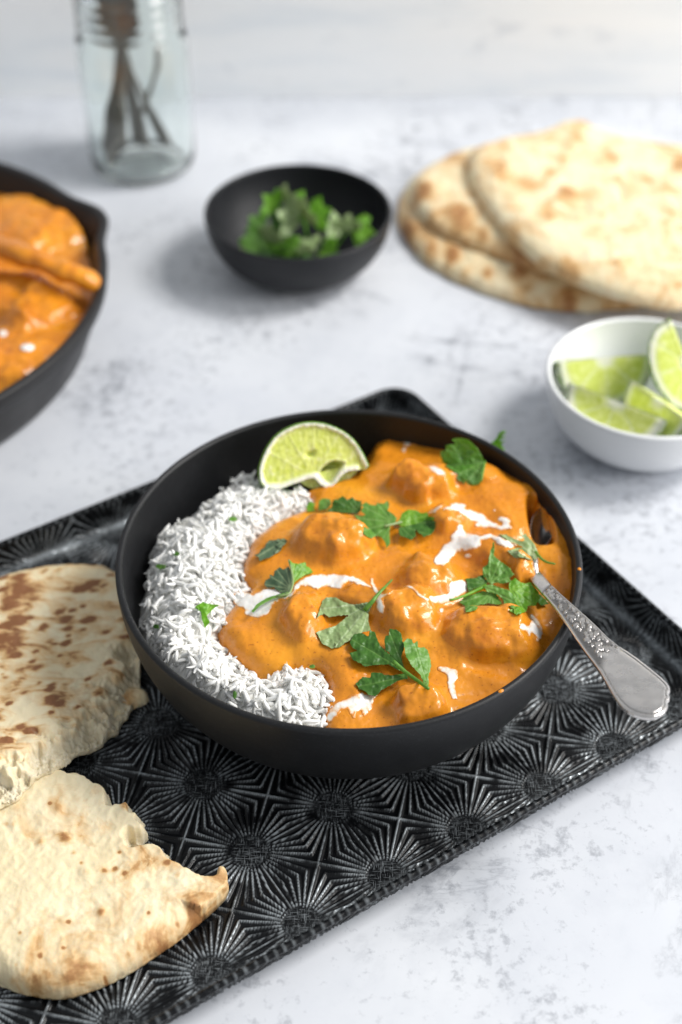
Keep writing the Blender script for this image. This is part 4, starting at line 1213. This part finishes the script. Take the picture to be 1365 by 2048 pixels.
# ------------------------------------------------------------------ small black bowl of coriander
SB = np.array([-0.0266, 0.7802])
V, F = lathe(bowl_prof(0.025, 0.0583, 0.0004, 0.040, 0.0026, 2.0), (*SB, 0), 120)
tag(mk("small_bowl", V, F, BLACK2, org=(*SB, 0.0004)), "small matte black bowl of coriander near the glass jar", "bowl")
def fan_leaf(parent, root, dr, nrm, size, mat, seed):
    dr = np.array(dr, float); dr /= np.linalg.norm(dr); nrm = np.array(nrm, float)
    sd_ = np.cross(dr, nrm); sd_ /= np.linalg.norm(sd_); nrm = np.cross(sd_, dr)
    th = np.linspace(-1.25, 1.25, 61)
    r = 0.74 + 0.24 * np.cos(th / 1.25 * math.pi * 1.5) ** 2 - 0.09 * np.abs(np.sin(th * 9 + seed))
    pl = np.concatenate([[(0, 0)], np.stack([r * np.cos(th) + 0.08, r * np.sin(th)], 1)])
    P, F, d, E = fill(pl, 0.045)
    ang = np.arctan2(P[:, 1], P[:, 0]); rad = np.hypot(*P.T)
    vein = np.zeros(len(P))
    for k in (-0.9, -0.45, 0, 0.45, 0.9): vein = np.maximum(vein, np.exp(-((ang - k) * rad / 0.03) ** 2))
    up = 0.12 * fbm(P[:, 0] * 2.2, P[:, 1] * 2.2, seed, 3) - 0.20 * P[:, 0] ** 2 - 0.14 * np.abs(P[:, 1]) * ((seed % 3) - 1) - 0.015 * vein
    X = np.array(root) + size * (P[:, :1] * dr + P[:, 1:] * sd_ + up[:, None] * nrm)
    V, Fa, b = close_slab(X, X - nrm * 0.00025, F, E)
    mk("leaf", V, Fa, mat, parent, attrs=dict(vein=np.concatenate([vein, vein])))
def py_at(px, py, y):
    d = rays([(px, py)])[0]; return CAM + d * (y / d[1])
SPR = [((565, 395), 0.762, 0.018, 'bright', "tallest coriander sprig at the back of the small black bowl", 0.9),
       ((610, 420), 0.757, 0.022, 'pale', "broad pale coriander sprig in the middle of the small black bowl", 0.5),
       ((545, 470), 0.752, 0.020, 'mid', "coriander sprig at the centre left of the small black bowl", -0.2),
       ((518, 482), 0.752, 0.015, 'bright', "coriander sprig lowest at the left in the small black bowl", -0.7),
       ((690, 445), 0.762, 0.019, 'pale', "feathery coriander sprig at the right of the small black bowl", 0.8),
       ((625, 490), 0.748, 0.021, 'bright', "bright coriander sprig at the front of the small black bowl", 0.2),
       ((570, 500), 0.746, 0.017, 'dark', "dark coriander sprig in front, deep in the small black bowl", -0.4),
       ((535, 440), 0.764, 0.014, 'dark', "shaded coriander sprig behind the middle of the small black bowl", -0.9)]
rg = np.random.default_rng(7)
for i, (px, yy, sz, col, lab, lean) in enumerate(SPR):
    c = py_at(px[0], px[1] + 22, yy)
    o = thing("coriander_sprig", c, lab, "coriander", "coriander sprigs in the small bowl")
    ks = [col, 'pale' if col != 'dark' else 'mid', 'bright' if col != 'dark' else 'dark']
    for k in range(3):
        a = lean * 0.6 + (k - 1) * 1.15 + 0.3 * rg.normal()
        dr = (math.sin(a), -0.25 + 0.3 * rg.normal(), 0.55 * math.cos(a) + 0.25)
        fan_leaf(o, c + np.array([0.0035 * math.sin(a), 0, 0.001 * k]), dr, (0.25 * rg.normal(), -0.75, 0.65), sz * (0.66 + 0.2 * rg.random()), LEAF[ks[k]], i * 5 + k)
    bt = np.array([SB[0] + (c[0] - SB[0]) * 0.55, SB[1] + (c[1] - SB[1]) * 0.55 + 0.004, 0.0062])
    V, F = tube(spline([bt, (bt + c) / 2 + [0.002, 0, 0.002], c], 8), [0.0008] * 8, 6)
    mk("stem", V, F, LEAF['bright'], o)

# ------------------------------------------------------------------ white bowl of lime wedges
WB = np.array([0.1632, 0.6089])
V, F = lathe(bowl_prof(0.026, 0.0543, 0.0004, 0.040, 0.0030, 2.0), (*WB, 0), 120)
tag(mk("white_bowl", V, F, WHITE, org=(*WB, 0.0004)), "small white porcelain bowl holding four lime wedges", "bowl")
def wedge(label, c, e_len, e_out, ang, R, L):
    """a lime sector: long axis e_len, middle of the rind towards e_out"""
    c = np.array(c, float); e1 = np.array(e_len, float); e1 /= np.linalg.norm(e1)
    e2 = np.array(e_out, float); e2 -= e1 * (e2 @ e1); e2 /= np.linalg.norm(e2); e3 = np.cross(e1, e2)
    o = thing("lime_wedge", c, label, "lime", "lime wedges in the white bowl")
    nu, nv = 28, 16
    u = np.linspace(-1, 1, nu)
    prof = np.sqrt(np.clip(1 - u * u, 0, 1)) ** 0.9
    # rind
    V = []
    for sgn in (1.0, 0.93):
        for i in range(nu):
            for j in range(nv):
                a = (j / (nv - 1) - 0.5) * ang
                V.append(c + e1 * u[i] * L * sgn + (e2 * math.cos(a) + e3 * math.sin(a)) * R * prof[i] * sgn)
    V = np.array(V); F = []; o2 = nu * nv
    for i in range(nu - 1):
        for j in range(nv - 1):
            q = (i * nv + j, (i + 1) * nv + j, (i + 1) * nv + j + 1, i * nv + j + 1)
            F.append(q); F.append(tuple(o2 + k for k in q[::-1]))
        for j in (0, nv - 1):
            q = (i * nv + j, (i + 1) * nv + j, o2 + (i + 1) * nv + j, o2 + i * nv + j)
            F.append(q if j else q[::-1])
    mk("rind", V, np.array(F), LRIND, o)
    # flesh: two cut faces meeting at the core, slightly inside the rind
    for sg in (-1, 1):
        a = sg * ang / 2
        dr = e2 * math.cos(a) + e3 * math.sin(a); nn = np.cross(e1, dr) * sg
        nr_, na_ = 14, 40
        V, Z = [], []
        for back in (0, 1):
            for i in range(nr_ + 1):
                q = i / nr_
                for k in range(na_ + 1):
                    th = -math.pi / 2 + math.pi * k / na_
                    rim = 1.0 if not back else 0.9
                    uu = math.sin(th) * q * L * 0.992; vv = math.cos(th) ** 0.9 * q * R * 0.99
                    cell = abs(math.sin(th * 4.0))
                    z = (1 - min(1, max(0, (q - 0.78) / 0.10))) * min(1, max(0, (q - 0.12) / 0.14)) * (0.55 + 0.45 * min(1, cell / 0.22))
                    V.append(c + e1 * uu + dr * vv + nn * (0.0006 * z * (1 - back) - 0.0022 * back)); Z.append(z)
        F = []; o2 = (nr_ + 1) * (na_ + 1)
        for i in range(nr_):
            for k in range(na_):
                q = (i * (na_ + 1) + k, (i + 1) * (na_ + 1) + k, (i + 1) * (na_ + 1) + k + 1, i * (na_ + 1) + k + 1)
                F.append(q if sg < 0 else q[::-1]); q2 = tuple(o2 + x for x in q); F.append(q2[::-1] if sg < 0 else q2)
        mk("flesh", np.array(V), np.array(F), LFLESH, o, attrs=dict(zone=Z))
wz = lambda px, z: at([px], z)[0]
def along(p, q, z): return at([q], z)[0] - at([p], z)[0]
wedge("lime wedge lying at the back of the white bowl with its green end showing", wz((1210, 716), 0.0405), along((1130, 735), (1300, 722), 0.037), (0.02, 0.12, -1), 1.55, 0.0260, 0.0265)
wedge("lime wedge along the front wall of the white bowl, pale core edge uppermost", wz((1234, 803), 0.0435), along((1130, 778), (1330, 855), 0.038), (0.05, 0.02, -1), 1.30, 0.0215, 0.0280)
wedge("lime wedge with its pointed tip up in the middle of the white bowl", wz((1318, 802), 0.0430), along((1252, 765), (1372, 850), 0.040), (0.15, 0.25, -1), 1.3, 0.0250, 0.0215)
wedge("biggest lime wedge, standing up out of the white bowl", wz((1376, 728), 0.047), (0.35, -0.63, -0.70), (-0.775, 0.22, -0.59), 1.2, 0.0195, 0.0265)

# ------------------------------------------------------------------ glass jar with old spoons
JC = np.array([-0.1392, 0.912])
def jar_prof():
    R = 0.0372; th = 0.0024
    out = [(0.0005, 0.0012), (R * 0.72, 0.0012), (R * 0.76, 0.0004), (R * 0.86, 0.0008), (R * 0.94, 0.0030), (R * 0.985, 0.0075), (R, 0.014), (R * 1.005, 0.05), (R * 1.01, 0.086), (R * 1.0, 0.092), (R * 0.965, 0.097), (R * 0.925, 0.100)]
    for z in (0.104, 0.111, 0.118, 0.125):
        out += [(R * 0.915, z - 0.0016), (R * 0.95, z - 0.0006), (R * 0.952, z + 0.0006), (R * 0.915, z + 0.0016)]
    out += [(R * 0.91, 0.139), (R * 0.90, 0.1405), (R * 0.86, 0.1405), (R * 0.845, 0.139)]
    inn = [(R * 0.85, 0.103), (R * 0.88, 0.097), (R - th * 1.1, 0.090), (R - th, 0.05), (R - th, 0.015), (R * 0.915, 0.009), (R * 0.85, 0.0052), (R * 0.5, 0.0040), (0.0005, 0.0040)]
    return out + inn
V, F = lathe(jar_prof(), (*JC, 0), 96)
tag(mk("glass_jar", V, F, GLASS, org=(*JC, 0.0004)), "tall pale green glass jar holding tarnished spoons", "jar")
def jar_spoon(pts, wid, head, label):
    P3 = [py_at(x, y, yy) for x, y, yy in pts]
    for p in P3:      # keep it inside the glass
        r = np.array(p[:2]) - JC; L = np.hypot(*r)
        if L > 0.0325: p[:2] = JC + r * 0.0325 / L
        p[2] = max(p[2], 0.0065)
    o = thing("spoon", P3[-1], label, "spoon", "spoons standing in the glass jar")
    n = 22
    C_ = spline(P3, n)
    V, F = tube(C_, 2.1 * np.interp(np.linspace(0, 1, n), np.linspace(0, 1, len(wid)), wid), 10, 0.38)
    mk("handle", V, F, STEEL, o)
    if head:
        up = C_[0] - C_[2]; up /= np.linalg.norm(up)
        e2 = np.cross(up, [0, -1.0, 0.2]); e2 /= np.linalg.norm(e2); nn = np.cross(e2, up)
        V, F = dish_shell(C_[0] + up * head[0] * 0.9, -up, e2, nn, head[0], head[1], 0.005, 0.0009)
        mk("spoon_head", V, F, STEEL, o)
jar_spoon([(240, 95, 0.905), (240, 140, 0.905), (232, 220, 0.902), (230, 290, 0.900), (226, 345, 0.898)], [0.0013, 0.0018, 0.0034, 0.0042, 0.0014], (0.020, 0.0135), "tarnished spoon standing nearly upright at the left in the glass jar")
jar_spoon([(238, 92, 0.915), (252, 140, 0.915), (268, 210, 0.915), (282, 285, 0.915)], [0.0013, 0.0022, 0.0036, 0.0044], (0.020, 0.0145), "tarnished spoon in the middle of the glass jar")
jar_spoon([(246, 96, 0.922), (266, 145, 0.922), (300, 220, 0.922), (332, 282, 0.925)], [0.0013, 0.0018, 0.0030, 0.0042], (0.019, 0.013), "tarnished spoon leaning across to the right in the glass jar")
jar_spoon([(322, 100, 0.930), (305, 160, 0.927), (288, 210, 0.922), (276, 270, 0.918)], [0.0018, 0.0018, 0.0016, 0.0020], None, "thin steel stick tilted to the right in the glass jar")

# ------------------------------------------------------------------ cast iron skillet
KC = np.array([-0.2956, 0.6892]); KR = 0.1618; KH = 0.045; LIP = math.radians(27.5)
prof = [(0.0005, 0.0006), (KR * 0.86, 0.0006), (KR * 0.885, 0.0012), (KR * 0.905, 0.005), (KR * 0.955, 0.026), (KR * 0.972, 0.034), (KR * 0.978, 0.0345), (KR * 0.992, 0.0365), (KR * 0.998, 0.0435), (KR * 0.994, KH), (KR * 0.972, KH), (KR * 0.966, 0.044), (KR * 0.945, 0.034), (KR * 0.905, 0.012), (KR * 0.87, 0.0065), (0.0005, 0.006)]
dense = []
for a, b in zip(prof[:-1], prof[1:]):
    for k in range(3): dense.append((a[0] + (b[0] - a[0]) * k / 3, a[1] + (b[1] - a[1]) * k / 3))
dense.append(prof[-1])
def lipmod(r, z, a):
    d = (a - LIP + np.pi) % (2 * np.pi) - np.pi
    return 1 + (0.060 * np.exp(-np.abs(d / 0.125) ** 2.4)) * sstep(0.016, 0.044, z) * (r > KR * 0.8)
V, F = lathe(dense, (*KC, 0), 240, lipmod)
tag(mk("skillet", V, F, IRON, org=(*KC, 0.0006)), "black cast iron skillet of curry with a pouring lip", "skillet")
G2 = Grid(KC, 0.160, 0.0009)
R2_ = np.hypot(G2.X - KC[0], G2.Y - KC[1])
K = 0.0285 + 0.004 * (1 - (R2_ / 0.15) ** 2) + 0.0022 * fbm(G2.X * 26, G2.Y * 26, 61, 3)
def CK(px, py, a, b, rot, h, n, sd, z=0.035):
    p = at([(px, py)], z)[0]; return (p[0], p[1], a, b, rot, h, n, sd)
KL = [(CK(40, 455, 0.044, 0.034, -35, 0.013, 2.6, 71), "big smooth sauce coated chicken piece at the back of the skillet"),
      (CK(25, 590, 0.026, 0.021, 10, 0.013, 2.6, 73), "rounded glossy chicken piece in the middle of the skillet"),
      (CK(85, 625, 0.026, 0.015, 50, 0.013, 2.8, 74), "chicken piece with an upturned tip in front of the long finger"),
      (CK(90, 695, 0.046, 0.024, 25, 0.008, 2.6, 75), "broad flat chicken piece near the front wall of the skillet"),
      (CK(20, 738, 0.030, 0.018, 20, 0.009, 2.6, 76), "chicken piece lowest at the front of the skillet")]
K, WK = lumps(G2, K, [c for c, _ in KL])
kd = np.max(np.array(WK), 0)
keep = (R2_ < KR * (0.90 + (K - 0.012) * 1.8) + 0.0015) & (R2_ < KR * 0.968)
V, F, us = field_mesh(G2, K - 0.0012 * np.clip((kd - 0.8) / 0.2, 0, 1), keep, 0.006)
mt = np.concatenate([kd.ravel()[us]] * 2)
tag(mk("curry_sauce", V, F, SAUCE, attrs=dict(meat=mt)), "thick orange curry sauce filling the black skillet", "sauce")
for ci, ((c, lab), wgt) in enumerate(zip(KL, WK)):
    oth = np.max(np.array([w_ for k_, w_ in enumerate(WK) if k_ != ci]), 0)
    snk = 0.0009 * sstep(-0.03, 0.03, oth - wgt + 0.0001 * ci) * (oth > 0.05)
    V, F, us = field_mesh(G2, K - snk - 0.0012 * np.clip((0.2 - wgt) / 0.2, 0, 1) + 0.00003, (wgt > 0.02) & (R2_ < KR * 0.955), 0.004)
    tag(mk("chicken_piece", V, F, SAUCE, attrs=dict(meat=np.concatenate([wgt.ravel()[us]] * 2))), lab, "chicken", "chicken pieces in the skillet")
for i, (x, y, a, b, lab) in enumerate(((55, 695, 14, 7, "small cream dash on the front chicken in the skillet"), (6, 667, 9, 7, "small cream dot in the skillet at the picture's edge"))):
    P, F, d, E = fill(disc(x, y, a, b), 1.6)
    p = G2.hit(K, P); t = 0.0006 * np.sqrt(np.clip(d / 5, 0, 1))
    top = p.copy(); top[:, 2] += t; bot = p.copy(); bot[:, 2] -= 0.0006
    V, Fa, b_ = close_slab(top, bot, F, E)
    tag(mk("cream_drizzle", V, Fa, CREAM, attrs=dict(thin=np.full(len(V), 0.3))), lab, "cream", "cream in the skillet")

fp = spline([at([p], z)[0] for p, z in (((-40, 480), 0.050), ((20, 500), 0.054), ((80, 522), 0.055), ((135, 543), 0.052), ((180, 562), 0.047), ((194, 570), 0.044))], 40)
fr = np.interp(np.linspace(0, 1, 40), [0, 0.3, 0.48, 0.55, 0.8, 0.95, 1], [0.0088, 0.0086, 0.0066, 0.0088, 0.0080, 0.0058, 0.0016])
fr = fr * (1 + 0.16 * fbm(np.arange(40) * 0.21, np.zeros(40), 3, 2))
V, F = tube(fp, fr, 20, 0.72)
V[:, 2] += 0.0022 * fbm(V[:, 0] * 90, V[:, 1] * 90, 5, 3); V[:, 1] += 0.0020 * fbm(V[:, 0] * 70 + 9, V[:, 2] * 70, 6, 3)
tag(mk("chicken_piece", V, F, SAUCE, attrs=dict(meat=np.full(len(V), 1.0))), "long finger of chicken lying across the skillet near its lip", "chicken", "chicken pieces in the skillet")

for (x, y, r, lab) in ((1159, 1139, 4.5, "tiny dried curry splash on the right rim of the large bowl"), (1012, 1392, 7.0, "small curry smear on the inside of the front right rim")):
    q = at([(x, y)], 0.0645)[0]; dr = (q[:2] - BC) / np.hypot(*(q[:2] - BC)); rr0 = BR - 0.0016
    th = math.atan2(dr[1], dr[0])
    V, F = tube([(BC[0] + rr0 * math.cos(th + t), BC[1] + rr0 * math.sin(th + t), BH - 0.0002) for t in np.linspace(-0.5, 0.5, 7) * r * 0.0042], [0.0003, 0.0007, 0.0009, 0.0008, 0.0009, 0.0006, 0.0002], 8, 0.5)
    tag(mk("sauce_splash", V, F, SAUCE, attrs=dict(meat=np.zeros(len(V)))), lab, "sauce")
